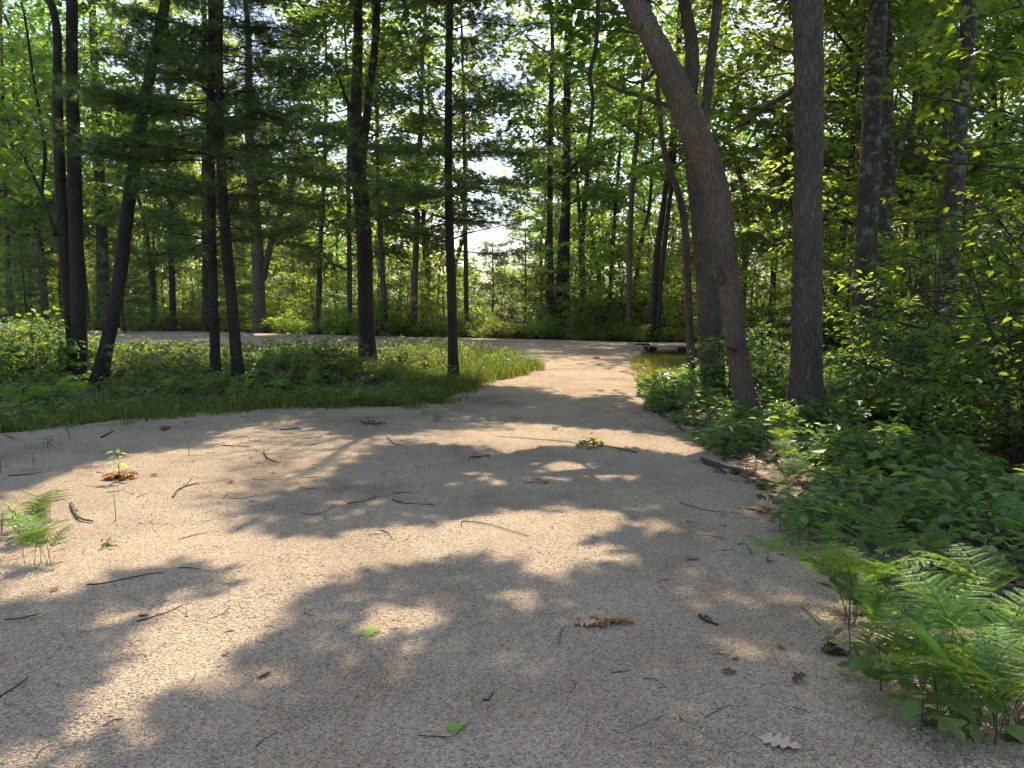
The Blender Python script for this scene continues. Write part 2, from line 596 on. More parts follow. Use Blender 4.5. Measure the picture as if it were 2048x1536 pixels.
def gz(p):
    return float(ground_z(np.array([p[0]]), np.array([p[1]]))[0])


xs = np.concatenate([-np.geomspace(420, 22, 26), np.arange(-21, 21.01, .35), np.geomspace(22, 420, 26)])
ys = np.concatenate([-np.geomspace(60, 4, 10), np.arange(-3.5, 46, .35), np.geomspace(47, 700, 34)])
gx, gy = np.meshgrid(xs, ys, indexing='ij')
V = np.stack([gx, gy, H(gx, gy)], -1).reshape(-1, 3)
ni, nj = gx.shape
ii, jj = np.meshgrid(np.arange(ni - 1), np.arange(nj - 1), indexing='ij')
Q = np.stack([ii * nj + jj, (ii + 1) * nj + jj, (ii + 1) * nj + jj + 1, ii * nj + jj + 1], -1).reshape(-1, 4)
tag(link('ground', mk('ground', V, [Q], M['floor'], flat=False)), 'brown leaf-littered forest floor under the trees', None, None, 'structure')


def gravel_sheet(name, x0, x1, y0, y1, step, pick, label):
    X, Y = np.meshgrid(np.arange(x0, x1, step), np.arange(y0, y1, step), indexing='ij')
    s = gravel_sd(X, Y)
    zz = gravel_z(X, Y, s)
    a, b = X.shape
    i, j = np.meshgrid(np.arange(a - 1), np.arange(b - 1), indexing='ij')
    q = np.stack([i * b + j, (i + 1) * b + j, (i + 1) * b + j + 1, i * b + j + 1], -1).reshape(-1, 4)
    xc, yc = X + step / 2, Y + step / 2
    keep = (s[:-1, :-1].ravel() > -.42) & pick(xc, yc)[:-1, :-1].ravel()
    q = q[keep]
    used = np.unique(q)
    rem = np.zeros(a * b, int); rem[used] = np.arange(len(used))
    Vv = np.stack([X, Y, zz], -1).reshape(-1, 3)[used]
    return tag(link(name, mk(name, Vv, [rem[q]], M['gravel'], flat=False)), label, None, None, 'structure')


in_road = lambda x, y: (sdist(x, y, ROAD) > -.02) & (y > 14)
gravel_sheet('gravel_drive', -11.04, 6.0, -3, 27, .12, lambda x, y: ~in_road(x, y), 'tan gravel drive dappled with sun and shade, widening towards the viewer')
gravel_sheet('gravel_road', -60, 44.04, 14.04, 62, .24, in_road, 'tan gravel road crossing behind the grass verge')

# ------------------------------------------------------------------ where the canopy lets the sun through
# outlines of the sun flecks on the drive, as they lie on the ground (given in photo pixels, carried to ground metres)
LIT = [
    [(-60, 1010), (0, 995), (60, 975), (105, 957), (150, 936), (210, 925), (330, 908), (400, 906), (420, 881), (440, 867), (510, 858), (560, 844), (600, 842), (618, 862), (660, 873), (760, 879), (800, 877), (860, 868), (930, 867), (945, 853), (1010, 853), (1090, 856), (1135, 863), (1230, 869), (1290, 872), (1390, 892), (1490, 932), (1400, 922), (1320, 917), (1262, 909), (1100, 904), (1060, 915), (990, 925), (950, 905), (850, 903), (775, 905), (740, 918), (735, 928), (700, 940), (670, 965), (640, 985), (560, 1000), (510, 1020), (500, 1035), (480, 1062), (540, 1077), (600, 1090), (680, 1080), (760, 1072), (870, 1060), (940, 1045), (1000, 1030), (1040, 1036), (1080, 1038), (1130, 1030), (1180, 1030), (1230, 1042), (1290, 1056), (1370, 1072), (1385, 1092), (1340, 1094), (1290, 1080), (1230, 1074), (1188, 1086), (1220, 1110), (1280, 1125), (1330, 1140), (1300, 1165), (1240, 1150), (1170, 1155), (1130, 1180), (1080, 1170), (1000, 1150), (960, 1140), (900, 1150), (840, 1156), (750, 1163), (680, 1176), (650, 1200), (590, 1230), (540, 1260), (520, 1300), (480, 1340), (440, 1375), (350, 1400), (310, 1415), (280, 1462), (235, 1490), (180, 1480), (150, 1450), (90, 1410), (70, 1385), (100, 1372), (180, 1372), (232, 1362), (266, 1320), (252, 1280), (235, 1250), (250, 1225), (310, 1218), (390, 1213), (428, 1195), (420, 1166), (372, 1140), (300, 1150), (232, 1160), (182, 1186), (130, 1215), (60, 1222), (0, 1222), (-60, 1222)],
    [(935, 948), (962, 958), (1000, 970), (1032, 986), (1010, 997), (958, 986)],
    [(1040, 966), (1090, 935), (1150, 929), (1205, 941), (1205, 951), (1292, 965), (1280, 974), (1200, 966), (1150, 977), (1050, 974)],
    [(1230, 1014), (1290, 1014), (1300, 1028), (1250, 1034)],
    [(640, 1012), (690, 1006), (700, 1022), (650, 1034)],
    [(705, 1262), (750, 1235), (820, 1232), (905, 1250), (915, 1280), (860, 1298), (760, 1300), (715, 1290)],
    [(808, 1340), (850, 1325), (893, 1338), (895, 1366), (850, 1382), (812, 1368)],
    [(465, 1425), (560, 1366), (640, 1335), (692, 1340), (672, 1372), (600, 1402), (520, 1432)],
    [(1370, 1212), (1440, 1198), (1502, 1215), (1508, 1240), (1440, 1250), (1385, 1238)],
    [(1448, 1318), (1490, 1304), (1540, 1316), (1556, 1342), (1500, 1354), (1460, 1344)],
    [(960, 1215), (1050, 1200), (1100, 1215), (1060, 1240), (980, 1245)],
    [(1100, 1225), (1150, 1222), (1165, 1245), (1110, 1252)],
    [(1360, 1470), (1390, 1460), (1430, 1475), (1425, 1498), (1385, 1503)],
    [(1390, 1094), (1450, 1096), (1468, 1112), (1410, 1114)],
    [(1640, 1190), (1700, 1175), (1755, 1195), (1740, 1225), (1660, 1225)],
    [(1560, 1105), (1600, 1100), (1650, 1130), (1610, 1140)],
    [(330, 839), (400, 836), (405, 845), (335, 848)],
    [(1395, 905), (1480, 918), (1580, 945), (1560, 960), (1450, 945)],
    [(895, 838), (1000, 842), (1000, 850), (900, 848)],
    [(1250, 800), (1290, 795), (1310, 815), (1260, 815)],
    [(1120, 755), (1195, 757), (1190, 772), (1125, 770)],
    [(1095, 737), (1245, 735), (1240, 748), (1100, 750)],
    [(0, 1490), (80, 1480), (130, 1510), (100, 1560), (0, 1560)],
    [(55, 872), (130, 866), (140, 876), (60, 884)],
    [(1292, 748), (1388, 742), (1392, 764), (1305, 768)],
    [(1290, 686), (1440, 686), (1420, 722), (1330, 716)],
    [(1100, 690), (1280, 692), (1250, 700), (1080, 698)],
    [(880, 702), (960, 708), (1010, 722), (1000, 738), (900, 735), (850, 720)],
]
_bx = np.arange(-40, 2100, 2.0); _by = np.arange(680, 1600, 2.0)
_px, _py = np.meshgrid(_bx, _by, indexing='ij')
_litmap = np.zeros(_px.shape, bool)
for _p in LIT:
    _litmap |= inpoly(_px, _py, _p)


def lit(x, y):
    """True where the sun reaches the ground"""
    P = np.stack([x, y, np.zeros_like(x)], -1)
    px, py, zc = proj(P)
    i = ((px + 40) / 2).astype(int); j = ((py - 680) / 2).astype(int)
    ok = (zc > .5) & (i >= 0) & (j >= 0) & (i < _litmap.shape[0]) & (j < _litmap.shape[1]) & (py > 684)
    inmap = np.zeros(x.shape, bool)
    inmap[ok] = _litmap[i[ok], j[ok]]
    n = fbm(x * .95 + 31, y * .95 + 11, 2)
    right = x > 1.5 + .06 * y
    thr = np.where(right, .56, np.where(y < 12.5, .70, np.where(x < -.56 * y, .44, .59)))
    thr = np.where(y > 24, .47, thr)
    # elsewhere: flecks by noise; on the drive in view the outlines rule
    on = ok & (y < 15.5) & (sdist(x, y, DRIVE) > -.1)
    return np.where(on, inmap, inmap | (n > thr))


def shadow_of(P):
    t = P[:, 2] / SUN[2]
    return P[:, 0] - SUN[0] * t, P[:, 1] - SUN[1] * t


def carve(rng, P, jit=.03):
    """which leaf positions stay: those that do not stand in a sun gap"""
    x, y = shadow_of(P)
    x = x + rng.normal(0, jit, len(x)); y = y + rng.normal(0, jit, len(y))
    return ~lit(x, y)


# ------------------------------------------------------------------ trees
def bark_disp(amp, nf, seed, flare=0.0, fl=.5):
    def f(th, s):
        k = nf
        a = vn(th * k % k + seed, s * 5.0 + 9 * seed)
        # periodic ridges: blend the seam
        a2 = vn((th - 1) * k + seed + 64, s * 5.0 + 9 * seed)
        w = np.clip((th - .9) / .1, 0, 1)
        a = a * (1 - w) + a2 * w
        rid = 1 - np.abs(2 * a - 1)
        low = .6 * (vn(np.cos(th * 6.283) * 1.3 + seed, s * 1.1) - .5) + .6 * (vn(np.sin(th * 6.283) * 1.3 + seed + 7, s * 1.1) - .5)
        out = -amp * rid ** 2 + amp * 2.2 * low
        if flare:
            lob = .6 + .4 * np.cos(th * 6.283 * 4 + seed * 3) + .25 * np.cos(th * 6.283 * 7 + seed)
            out = out + flare * np.exp(-s / fl) * lob
        return out
    return f


def pix_path(pts, Y, base=True, sink=.08):
    """trunk path from photo pixels at distance Y; the first point stands on the ground"""
    out = [at(x, y, Y) for x, y in pts]
    if base:
        g = at(pts[0][0], pts[0][1], Y)
        out[0] = np.array([g[0], Y, gz(g) - sink])
    return np.array(out)


def grow_limbs(rng, g, tips, base_pts, base_rad, hs, Lf, el=(.15, .7), nsec=6, n_side=5, up=.06, azf=None, secL=.45, gap=None, sprays=3):
    """limbs from a trunk path, secondary branches and the places where leaf sprays sit (tips: list of (pos, dir))"""
    zz = base_pts[:, 2]
    for i, h in enumerate(hs):
        p0 = np.array([np.interp(h, zz, base_pts[:, k]) for k in range(3)])
        r0 = np.interp(h, zz, base_rad) * (.32 + .2 * rng.random())
        az = (i * 2.4 + rng.normal(0, .4)) if azf is None else azf(i)
        L = Lf(h) * (.75 + .5 * rng.random())
        e = rng.uniform(*el)
        P = limb_path(rng, p0, az, e, L, 7, .17, up)
        if gap is not None:
            for _ in range(12):
                if gap(P) < .25:
                    break
                az += .55; L *= .93
                P = limb_path(rng, p0, az, e, L, 7, .17, up)
            else:
                continue
        g.add(*tube(P, np.linspace(r0, .012, 7), n_side, 10, cap=False))
        for k in range(nsec):
            t = .28 + .72 * (k + rng.random()) / nsec
            q = np.array([np.interp(t, np.linspace(0, 1, 7), P[:, c]) for c in range(3)])
            sa = az + rng.choice([-1, 1]) * rng.uniform(.4, 1.2)
            sl = L * secL * (1.1 - .55 * t) * (.7 + .6 * rng.random())
            S = limb_path(rng, q, sa, e * .5 + rng.normal(0, .2), sl, 5, .2, .02)
            g.add(*tube(S, np.linspace(max(.006, r0 * .35 * (1.1 - t)), .004, 5), 3, cap=False))
            for m in range(sprays):
                u = .25 + .75 * (m + rng.random()) / sprays
                w = np.array([np.interp(u, np.linspace(0, 1, 5), S[:, c]) for c in range(3)])
                a2 = sa + rng.normal(0, .8)
                tips.append((w, np.array([math.sin(a2), math.cos(a2), rng.normal(-.05, .25)])))


def tips_arrays(tips):
    return np.array([t[0] for t in tips]), np.array([t[1] for t in tips])


def crown_variant(seed, hb, ht, R, nl, nsec, nleaf, lsize, mat, bmat, slen=.8, tmpl=KITE, sprays=4, profile=None, el=(.1, .75)):
    """shared crown (leaves) and branchwork for a tree whose trunk runs up the local z axis"""
    rng = np.random.default_rng(seed)
    g = G(); tips = []
    pts = np.array([[0, 0, 0], [0, 0, ht]]); rad = np.array([.16, .03])
    hs = np.linspace(hb, ht * .97, nl)
    pf = profile or (lambda h: R * max(.18, math.sin(math.pi * min(1, max(0, (h - hb) / (ht - hb) * .85 + .14))) ** .7))
    grow_limbs(rng, g, tips, pts, rad, hs, pf, el, nsec, 4, sprays=sprays)
    C, U = tips_arrays(tips)
    lg = G()
    clump = rng.random(len(C))
    pos, ax, nr, sz = spray(rng, C, U, nleaf, slen, lsize)
    rn = np.clip(np.repeat(clump, nleaf) * .6 + rng.random(len(pos)) * .4, 0, 1)
    k = rng.random(len(pos)) < np.where(pos[:, 2] > 12.5, .35, np.where(pos[:, 2] > 8.5, .72, 1))
    scatter(lg, tmpl, pos[k], ax[k], nr[k], sz[k], rn[k])
    return lg.mesh('crown_leaves', M[mat]), g.mesh('crown_branches', M[bmat], False)


def trunk_mesh(path, rad, n=10, Mr=24, mat='bark_far', disp=None):
    base = path[0].copy()
    g = G()
    g.add(*tube(path - base, rad, n, Mr, disp, cap=True, ref=(0, 1, 0)))
    return g.mesh('trunk', M[mat], False), base


def wpx(w, Y):
    return w / F * Y / math.cos(PITCH) / 2

# crowns of the near trees: (centre, radii); sprays are set where they shade the ground as in the photograph
NEAR = [
    dict(key='T6', name='oak_tree', label='leaning reddish-brown oak with a burl, bending left over the drive', Y=9.5, mat='bark_red', seed=1.0,
         stems=[([(1502, 852), (1490, 790), (1476, 700), (1466, 610), (1454, 520), (1442, 420), (1424, 330), (1390, 245), (1340, 130), (1305, 45), (1282, -20), (1225, -190), (1190, -420), (1150, -760), (1120, -1150)],
                 [54, 46, 46, 47, 49, 51, 57, 60, 54, 48, 45, 40, 34, 24, 8])],
         crown=((0.4, 10.6, 10.8), (5.2, 5.2, 4.2)),
         limbs=[([(1352, 218), (1290, 195), (1235, 178), (1180, 148), (1120, 118), (1075, 92), (1050, 70)], [9.5, 9.8, 10.2, 10.6, 11, 11.3, 11.5], 11),
                ([(1322, 128), (1290, 160), (1262, 164), (1240, 150)], [9.5, 9.7, 10, 10.2], 11),
                ([(1302, 30), (1250, 26), (1190, 20), (1125, 14)], [9.5, 9.9, 10.4, 10.8], 10),
                ([(1318, 82), (1270, 66), (1210, 60), (1150, 62)], [9.5, 9.9, 10.3, 10.6], 8),
                ([(1474, 700), (1462, 694), (1450, 690)], [9.5, 9.3, 9.2], 17)]),
    dict(key='T8', name='oak_tree', label='thick straight grey-brown oak trunk right of the leaning oak', Y=9.5, mat='bark_oak', seed=2.0,
         stems=[([(1611, 868), (1612, 800), (1617, 640), (1622, 450), (1627, 230), (1628, 60), (1627, -60), (1626, -400), (1622, -900), (1620, -1500)],
                 [86, 68, 60, 57, 56, 56, 55, 48, 34, 10])],
         crown=((4.0, 10.2, 13.2), (4.8, 4.8, 5.2)),
         limbs=[([(1604, 165), (1570, 190), (1530, 215), (1490, 245), (1460, 262)], [9.6, 10, 10.5, 11, 11.4], 14)]),
    dict(key='T7', name='oak_tree', label='clump of three dark stems standing just behind the leaning oak', Y=13.2, mat='bark_oak', seed=3.0,
         stems=[([(1418, 778), (1415, 700), (1412, 600), (1406, 500), (1398, 400), (1388, 300), (1382, 220), (1390, 130), (1388, 60), (1376, -10), (1360, -200), (1350, -600)], [48, 38, 35, 33, 32, 31, 30, 28, 26, 24, 18, 6]),
                ([(1440, 776), (1437, 690), (1430, 590), (1420, 480), (1412, 400), (1408, 300), (1420, 150), (1440, -40), (1460, -400)], [40, 32, 29, 27, 25, 23, 20, 17, 6]),
                ([(1396, 762), (1393, 650), (1389, 520), (1384, 430), (1370, 365), (1350, 310), (1338, 230), (1330, 120), (1318, 0), (1300, -300)], [20, 16, 15, 15, 14, 13, 11, 10, 9, 4])],
         crown=((2.6, 13.8, 11.5), (4.2, 4.2, 4.8)), limbs=[]),
    dict(key='T9', name='oak_tree', label='lichen-patched oak trunk leaning slightly right, second thick trunk from the drive', Y=14.8, mat='bark_lichen', seed=4.0,
         stems=[([(1722, 752), (1724, 700), (1730, 600), (1738, 480), (1746, 350), (1756, 200), (1764, 90), (1771, -10), (1785, -250), (1795, -600)], [60, 46, 43, 41, 40, 38, 37, 36, 28, 8])],
         crown=((7.0, 15.4, 12.2), (4.4, 4.4, 5.0)),
         limbs=[([(1738, 145), (1720, 140), (1695, 132), (1670, 150)], [14.8, 15, 15.3, 15.6], 12)]),
    dict(key='T10', name='oak_tree', label='rough mottled trunk close behind the lichen-patched oak', Y=17.5, mat='bark_lichen', seed=5.0,
         stems=[([(1768, 735), (1768, 640), (1771, 520), (1776, 400), (1781, 280), (1784, 150), (1785, 0), (1784, -300)], [40, 34, 31, 30, 28, 27, 25, 10])],
         crown=((9.0, 18.5, 12.5), (4.4, 4.4, 5.0)),
         limbs=[([(1782, 370), (1800, 300), (1820, 245), (1842, 160), (1862, 60), (1880, -30)], [17.5, 17.3, 17.2, 17.1, 17, 17], 13)]),
    dict(key='T11', name='oak_tree', label='shaggy dark trunk at the far right, its foot hidden in shrubs', Y=12.5, mat='bark_lichen', seed=6.0,
         stems=[([(1884, 792), (1890, 700), (1898, 580), (1910, 450), (1922, 330), (1934, 210), (1946, 120), (1957, 20), (1968, -80), (1990, -400)], [48, 36, 36, 34, 33, 32, 31, 30, 28, 10])],
         crown=((8.6, 13.2, 10.8), (4.2, 4.2, 4.4)),
         limbs=[([(1915, 420), (1898, 330), (1888, 240), (1882, 150), (1884, 60)], [12.5, 12.7, 12.9, 13, 13], 9)]),
    dict(key='T1', name='oak_tree', label='twin-stemmed dark oak at the far left behind the grass strip', Y=13.2, mat='bark_dark', seed=7.0,
         stems=[([(160, 782), (157, 700), (150, 560), (143, 430), (137, 300), (131, 180), (128, 80), (126, -20), (120, -300), (112, -700)], [44, 32, 28, 26, 25, 23, 21, 20, 15, 5]),
                ([(140, 776), (132, 680), (122, 560), (115, 430), (111, 300), (110, 180), (112, 80), (104, 20), (88, -30), (40, -300)], [30, 23, 22, 21, 20, 18, 16, 14, 12, 5])],
         crown=((-7.8, 13.6, 11.5), (4.4, 4.4, 4.8)),
         limbs=[([(110, 470), (98, 425), (84, 388), (90, 310), (78, 220), (66, 150), (52, 50), (40, -10)], [13.2, 13.4, 13.6, 13.8, 14, 14.1, 14.2, 14.3], 9),
                ([(84, 390), (60, 340), (32, 292)], [13.6, 13.8, 14], 6),
                ([(138, 160), (165, 180), (195, 190), (230, 205)], [13.2, 13.4, 13.8, 14.2], 7)]),
    dict(key='T2', name='oak_tree', label='slim dark trunk leaning right beside the twin-stemmed oak', Y=13.0, mat='bark_dark', seed=8.0,
         stems=[([(194, 788), (206, 720), (222, 640), (236, 540), (245, 450), (256, 350), (272, 240), (290, 130), (308, 30), (318, -30), (340, -300), (350, -700)], [38, 29, 27, 26, 25, 24, 22, 20, 19, 18, 14, 5])],
         crown=((-5.2, 13.8, 12.2), (4.4, 4.4, 5.0)), limbs=[]),
    dict(key='T4', name='oak_tree', label='forked oak trunk between the paired pines and the lone pine', Y=15.8, mat='bark_dark', seed=9.0,
         stems=[([(735, 752), (734, 690), (730, 600), (727, 500), (722, 420), (714, 350), (709, 270), (708, 200), (710, 110), (710, 0), (706, -300), (700, -600)], [50, 35, 32, 31, 31, 30, 24, 22, 20, 18, 14, 5]),
                ([(716, 350), (722, 300), (730, 230), (737, 170), (746, 100), (752, 0), (760, -250)], [22, 17, 16, 15, 14, 13, 5])],
         crown=((-2.8, 16.2, 11.8), (5.0, 4.6, 4.8)),
         limbs=[([(730, 408), (748, 392), (768, 372), (800, 366)], [15.8, 15.9, 16.1, 16.4], 10),
                ([(712, 240), (690, 190), (672, 140), (650, 110)], [15.8, 15.7, 15.6, 15.5], 8)]),
]

rng = np.random.default_rng(5)
# ---- importance-sampled canopy sprays
NS = 30000
gxs = rng.uniform(-11, 12, NS); gys = rng.uniform(1.0, 24, NS)
dark = ~lit(gxs, gys)
gxs, gys = gxs[dark], gys[dark]
cs = np.array([t['crown'][0] for t in NEAR]); rs = np.array([t['crown'][1] for t in NEAR])
ts = rng.random((len(gxs), 14)) * 17 / SUN[2] + 4.8 / SUN[2]
P = np.stack([gxs[:, None] + SUN[0] * ts, gys[:, None] + SUN[1] * ts, SUN[2] * ts], -1)
dd = (((P[:, :, None, :] - cs) / rs) ** 2).sum(-1)
# clear of the view below the canopy: nothing lower than the crowns start
ownr = dd.argmin(-1); okk = dd.min(-1) < 1
first = okk.argmax(1); has = okk.any(1)
CP = P[np.arange(len(P)), first][has]; CO = ownr[np.arange(len(P)), first][has]

ncan = 12
for k, t in enumerate(NEAR):
    r = np.random.default_rng(100 + k)
    Y = t['Y']
    root = None
    for si, (pp, ww) in enumerate(t['stems']):
        path = pix_path(pp, Y, base=(pp[0][1] > 700))
        # stems drift gently in depth as they rise
        path[:, 1] += (path[:, 2] - path[0, 2]) * [.04, -.03, .06][si % 3] + (si * .22)
        if t['key'] == 'T6':
            path[:, 1] += np.clip(path[:, 2] - 4.6, 0, 9) * .5
        rad = np.array([wpx(w, Y) for w in ww])
        big = t['key'] in ('T6', 'T8', 'T9', 'T11')
        me, base = trunk_mesh(path, rad, 72 if big else 28, 260 if big else 90, t['mat'], bark_disp(.017 if big else .008, 17, t['seed'] + si * .7, rad[0] * .4 if pp[0][1] > 700 else 0, .25))
        if root is None:
            root = empty(t['name'], base, t['label'], 'tree', 'thick trunks framing the drive')
            rbase = base
            t['main'] = (path, rad)
        link('trunk', me, root, base - rbase)
    t['root'] = root; t['base'] = rbase
    tips = []
    for (pp, yy, w0) in t['limbs']:
        pth = np.array([at(x, y, d + (.2 if t['key'] == 'T6' and w0 != 17 else 0)) for (x, y), d in zip(pp, yy)])
        g = G()
        rr = np.linspace(wpx(w0, yy[0]), wpx(w0 * .35, yy[-1]), len(pth))
        if len(pp) == 3 and w0 == 17:
            rr = np.array([.05, .045, .03])
        g.add(*tube(pth - rbase, rr, 10, 26, bark_disp(.004, 9, t['seed'] + .3)))
        link('limb', g.mesh('limb', M['bark_oak' if t['key'] == 'T6' and w0 != 17 else t['mat']], False), root)
        if w0 != 17 or len(pp) > 3:
            d0 = norm(pth[-1] - pth[0])
            for m in range(int(8 + 4 * len(pp))):
                u = r.uniform(.35, 1)
                q = np.array([np.interp(u, np.linspace(0, 1, len(pth)), pth[:, c]) for c in range(3)])
                q = q + r.normal(0, .28, 3)
                tips.append((q, d0 + r.normal(0, .6, 3) * [1, 1, .5]))
    g = G()
    path, rad = t['main']
    zc, rz = t['crown'][0][2], t['crown'][1][2]
    R = t['crown'][1][0]
    hs = np.linspace(zc - rz * .8, min(zc + rz * .7, path[-1, 2]), 11)
    lt = []
    grow_limbs(r, g, lt, path, rad, hs, lambda h: R * .8, (.0, .6), 5, 5, sprays=2, gap=lambda Pp: float(lit(*shadow_of(catmull(Pp, 16))).mean()))
    link('branchwork', g.mesh('branchwork', M[t['mat']], False), root, -rbase)
    tips += lt
    lg = G()
    C, U = tips_arrays(tips)
    mine = CP[CO == k]
    Um = np.column_stack([r.normal(0, 1, len(mine)), r.normal(0, 1, len(mine)), r.normal(0, .25, len(mine))])
    C = np.vstack([C, mine - norm(Um) * .3]); U = np.vstack([U, Um])
    cl = r.random(len(C))
    pos, ax, nr, sz = spray(r, C, U, ncan, .62, .17, .4)
    rn = np.clip(np.repeat(cl, ncan) * .55 + r.random(len(pos)) * .45, 0, 1)
    keep = carve(r, pos)
    px_, py_, zc_ = proj(pos)
    keep &= ~((py_ > 470) & (px_ > -100) & (px_ < 2150) & (zc_ > .1))
    vis = (py_ > -40) & (zc_ < 16)
    a = keep & vis; b = keep & ~vis
    scatter(lg, LOBED if t['key'] in ('T6', 'T8', 'T7', 'T4') else LEAF, pos[a], ax[a], nr[a], sz[a], rn[a])
    scatter(lg, KITE, pos[b], ax[b], nr[b], sz[b] * 1.1, rn[b])
    link('crown', lg.mesh('crown', M['oak']), root, -rbase)

# burl on the leaning oak
t6 = NEAR[0]
g = G()
c0 = at(1428, 548, 9.42) - t6['base']
for q in range(2):
    pth = np.array([c0 + [(.10), .05, -.10 + .02 * q], c0 + [.03, .0, -.02], c0 + [-.005, -.02, .05], c0 + [.03, .0, .12]])
    g.add(*tube(pth, [.05, .062 - .02 * q, .045, .02], 20, 20, bark_disp(.008, 9, 4.2 + q)))
link('burl', g.mesh('burl', M['bark_red'], False), t6['root'])


# ---- white pines
def pine_geo(seed, height, z0, r0, lmax, dens=1.0, whorl=.55, path=None, rad=None, zfine=9.0, dead_below=0.0, needle=.10):
    """needles mesh and branchwork mesh in coordinates of the trunk path"""
    rng = np.random.default_rng(seed)
    if path is None:
        path = np.array([[0, 0, 0], [0, 0, height]]); rad = np.array([r0, .02])
    bg_, tp, td = G(), [], []
    z = z0
    az0 = rng.random() * 6
    while z < height - .3:
        f = (z - z0) / (height - z0)
        L0 = lmax * (1 - f) ** .75 * (.75 if z < z0 + .8 else 1)
        nb = rng.integers(4, 7)
        for b in range(nb):
            az = az0 + b * 6.283 / nb + rng.normal(0, .25)
            L = L0 * rng.uniform(.65, 1.15) + .25
            p0 = np.array([np.interp(z, path[:, 2], path[:, c]) for c in range(3)]) + [0, 0, rng.normal(0, .06)]
            P = limb_path(rng, p0, az, rng.uniform(-.05, .35), L, 7, .09, .0)
            P[:, 2] -= .10 * L * np.linspace(0, 1, 7) ** 1.5 * 1.2
            P[-2:, 2] += .05 * L
            rb = max(.006, .018 * L / 2)
            bg_.add(*tube(P, np.linspace(rb, .003, 7), 4, cap=False))
            if z < dead_below and rng.random() < .5:
                continue
            nt = int(max(4, (9 if z < zfine else 6) * L * dens))
            for k in range(nt):
                t = .18 + .82 * (k + rng.random()) / nt
                q = np.array([np.interp(t, np.linspace(0, 1, 7), P[:, c]) for c in range(3)])
                sa = az + rng.choice([-1, 1]) * rng.uniform(.35, 1.0)
                sl = L * .42 * (1.15 - .8 * t) * rng.uniform(.6, 1.2) + .12
                d = np.array([math.sin(sa), math.cos(sa), rng.normal(.0, .12)])
                e = q + d * sl + [0, 0, -.05 * sl]
                bg_.add(*tube(np.array([q, (q + e) / 2, e]), [.006, .004, .002], 3, cap=False))
                m = max(2, int(sl / .085))
                u = (np.arange(m) + rng.random(m)) / m
                tp.append(q + (e - q) * u[:, None] + rng.normal(0, .045, (m, 3)))
                td.append(np.repeat(norm(d)[None], m, 0))
        z += whorl * rng.uniform(.75, 1.25)
        az0 += 1.1
    C = np.concatenate(tp); D = np.concatenate(td)
    fine = C[:, 2] < zfine
    lg = G()
    for sel, nn, wd in ((fine, 20, .032), (~fine, 7, .06)):
        c, d = C[sel], D[sel]
        if not len(c):
            continue
        dirs = norm(d[:, None] * .75 + rng.normal(0, .62, (len(c), nn, 3)) + np.array([0, 0, .12]))
        L = needle * (.7 + .6 * rng.random((len(c), nn, 1)))
        o = c[:, None] + rng.normal(0, .012, (len(c), nn, 3))
        side = norm(np.cross(dirs, rng.normal(0, 1, (len(c), nn, 3)))) * needle * wd
        V = np.stack([o - side, o + side, o + dirs * L], 2).reshape(-1, 3)
        f = np.arange(len(V)).reshape(-1, 3)
        rn = np.clip(np.repeat(rng.random(len(c)), nn) * .7 + .3 * rng.random(len(f)), 0, 1)
        lg.add(V, [f], rn)
    return lg.mesh('pine_needles', M['needle']), bg_.mesh('pine_branchwork', M['bark_pine'], False)


PINES = [
    ('pine between the leaning trunk and the forked oak, straighter stem of the pair', [(432, 782), (430, 700), (427, 600), (424, 480), (422, 360), (421, 240), (422, 120), (424, 0), (426, -300), (428, -900)], [26, 20, 18, 17, 16.5, 16, 15, 14, 11, 2], 12.9, 61, 2.5, 2.0),
    ('darker curved stem of the paired pines, leaning left as it rises', [(480, 786), (472, 700), (463, 600), (454, 500), (446, 400), (441, 300), (439, 200), (438, 80), (440, -40), (446, -400), (450, -1000)], [30, 23, 22, 22, 20, 18, 16, 15, 14, 10, 2], 12.8, 62, 2.7, 2.0),
    ('lone slender pine at the tip of the grass verge beside the drive', [(908, 768), (906, 700), (904, 600), (900, 480), (897, 360), (897, 240), (898, 120), (900, 0), (902, -300), (904, -1000)], [26, 20, 19, 17.5, 16.5, 15.5, 15, 14, 11, 2], 14.2, 63, 2.5, 2.1),
]
for lab, pp, ww, Y, seed, zb, lm in PINES:
    path = pix_path(pp, Y)
    rad = np.array([wpx(w, Y) for w in ww])
    me, base = trunk_mesh(path, rad, 24, 90, 'bark_pine', bark_disp(.005, 12, seed * .37, rad[0] * .2, .2))
    root = empty('pine_tree', base, lab, 'tree', 'pines in front of the thicket')
    link('trunk', me, root)
    nm, bm = pine_geo(seed, path[-1, 2], zb, rad[0], lm, 1.25, .58, path, rad, zfine=8.2, dead_below=zb + .5)
    link('crown', nm, root, -base)
    link('branchwork', bm, root, -base)

# ------------------------------------------------------------------ trees beyond the grass and the road
CROWNS = [
    crown_variant(201, 4.6, 17, 3.6, 20, 6, 21, .27, 'far', 'bark_far', 1.0),
    crown_variant(202, 3.6, 15, 3.2, 19, 6, 21, .25, 'far', 'bark_far', .9),
    crown_variant(203, 6.0, 19, 4.0, 20, 6, 21, .28, 'far', 'bark_far', 1.1),
    crown_variant(204, 2.6, 13, 2.8, 18, 6, 21, .24, 'far', 'bark_far', .9),
    crown_variant(206, 6.0, 17, 2.6, 14, 5, 11, .26, 'far', 'bark_far', .9),
    crown_variant(205, 7.0, 18, 3.0, 15, 5, 21, .27, 'far', 'bark_far', 1.0),
]
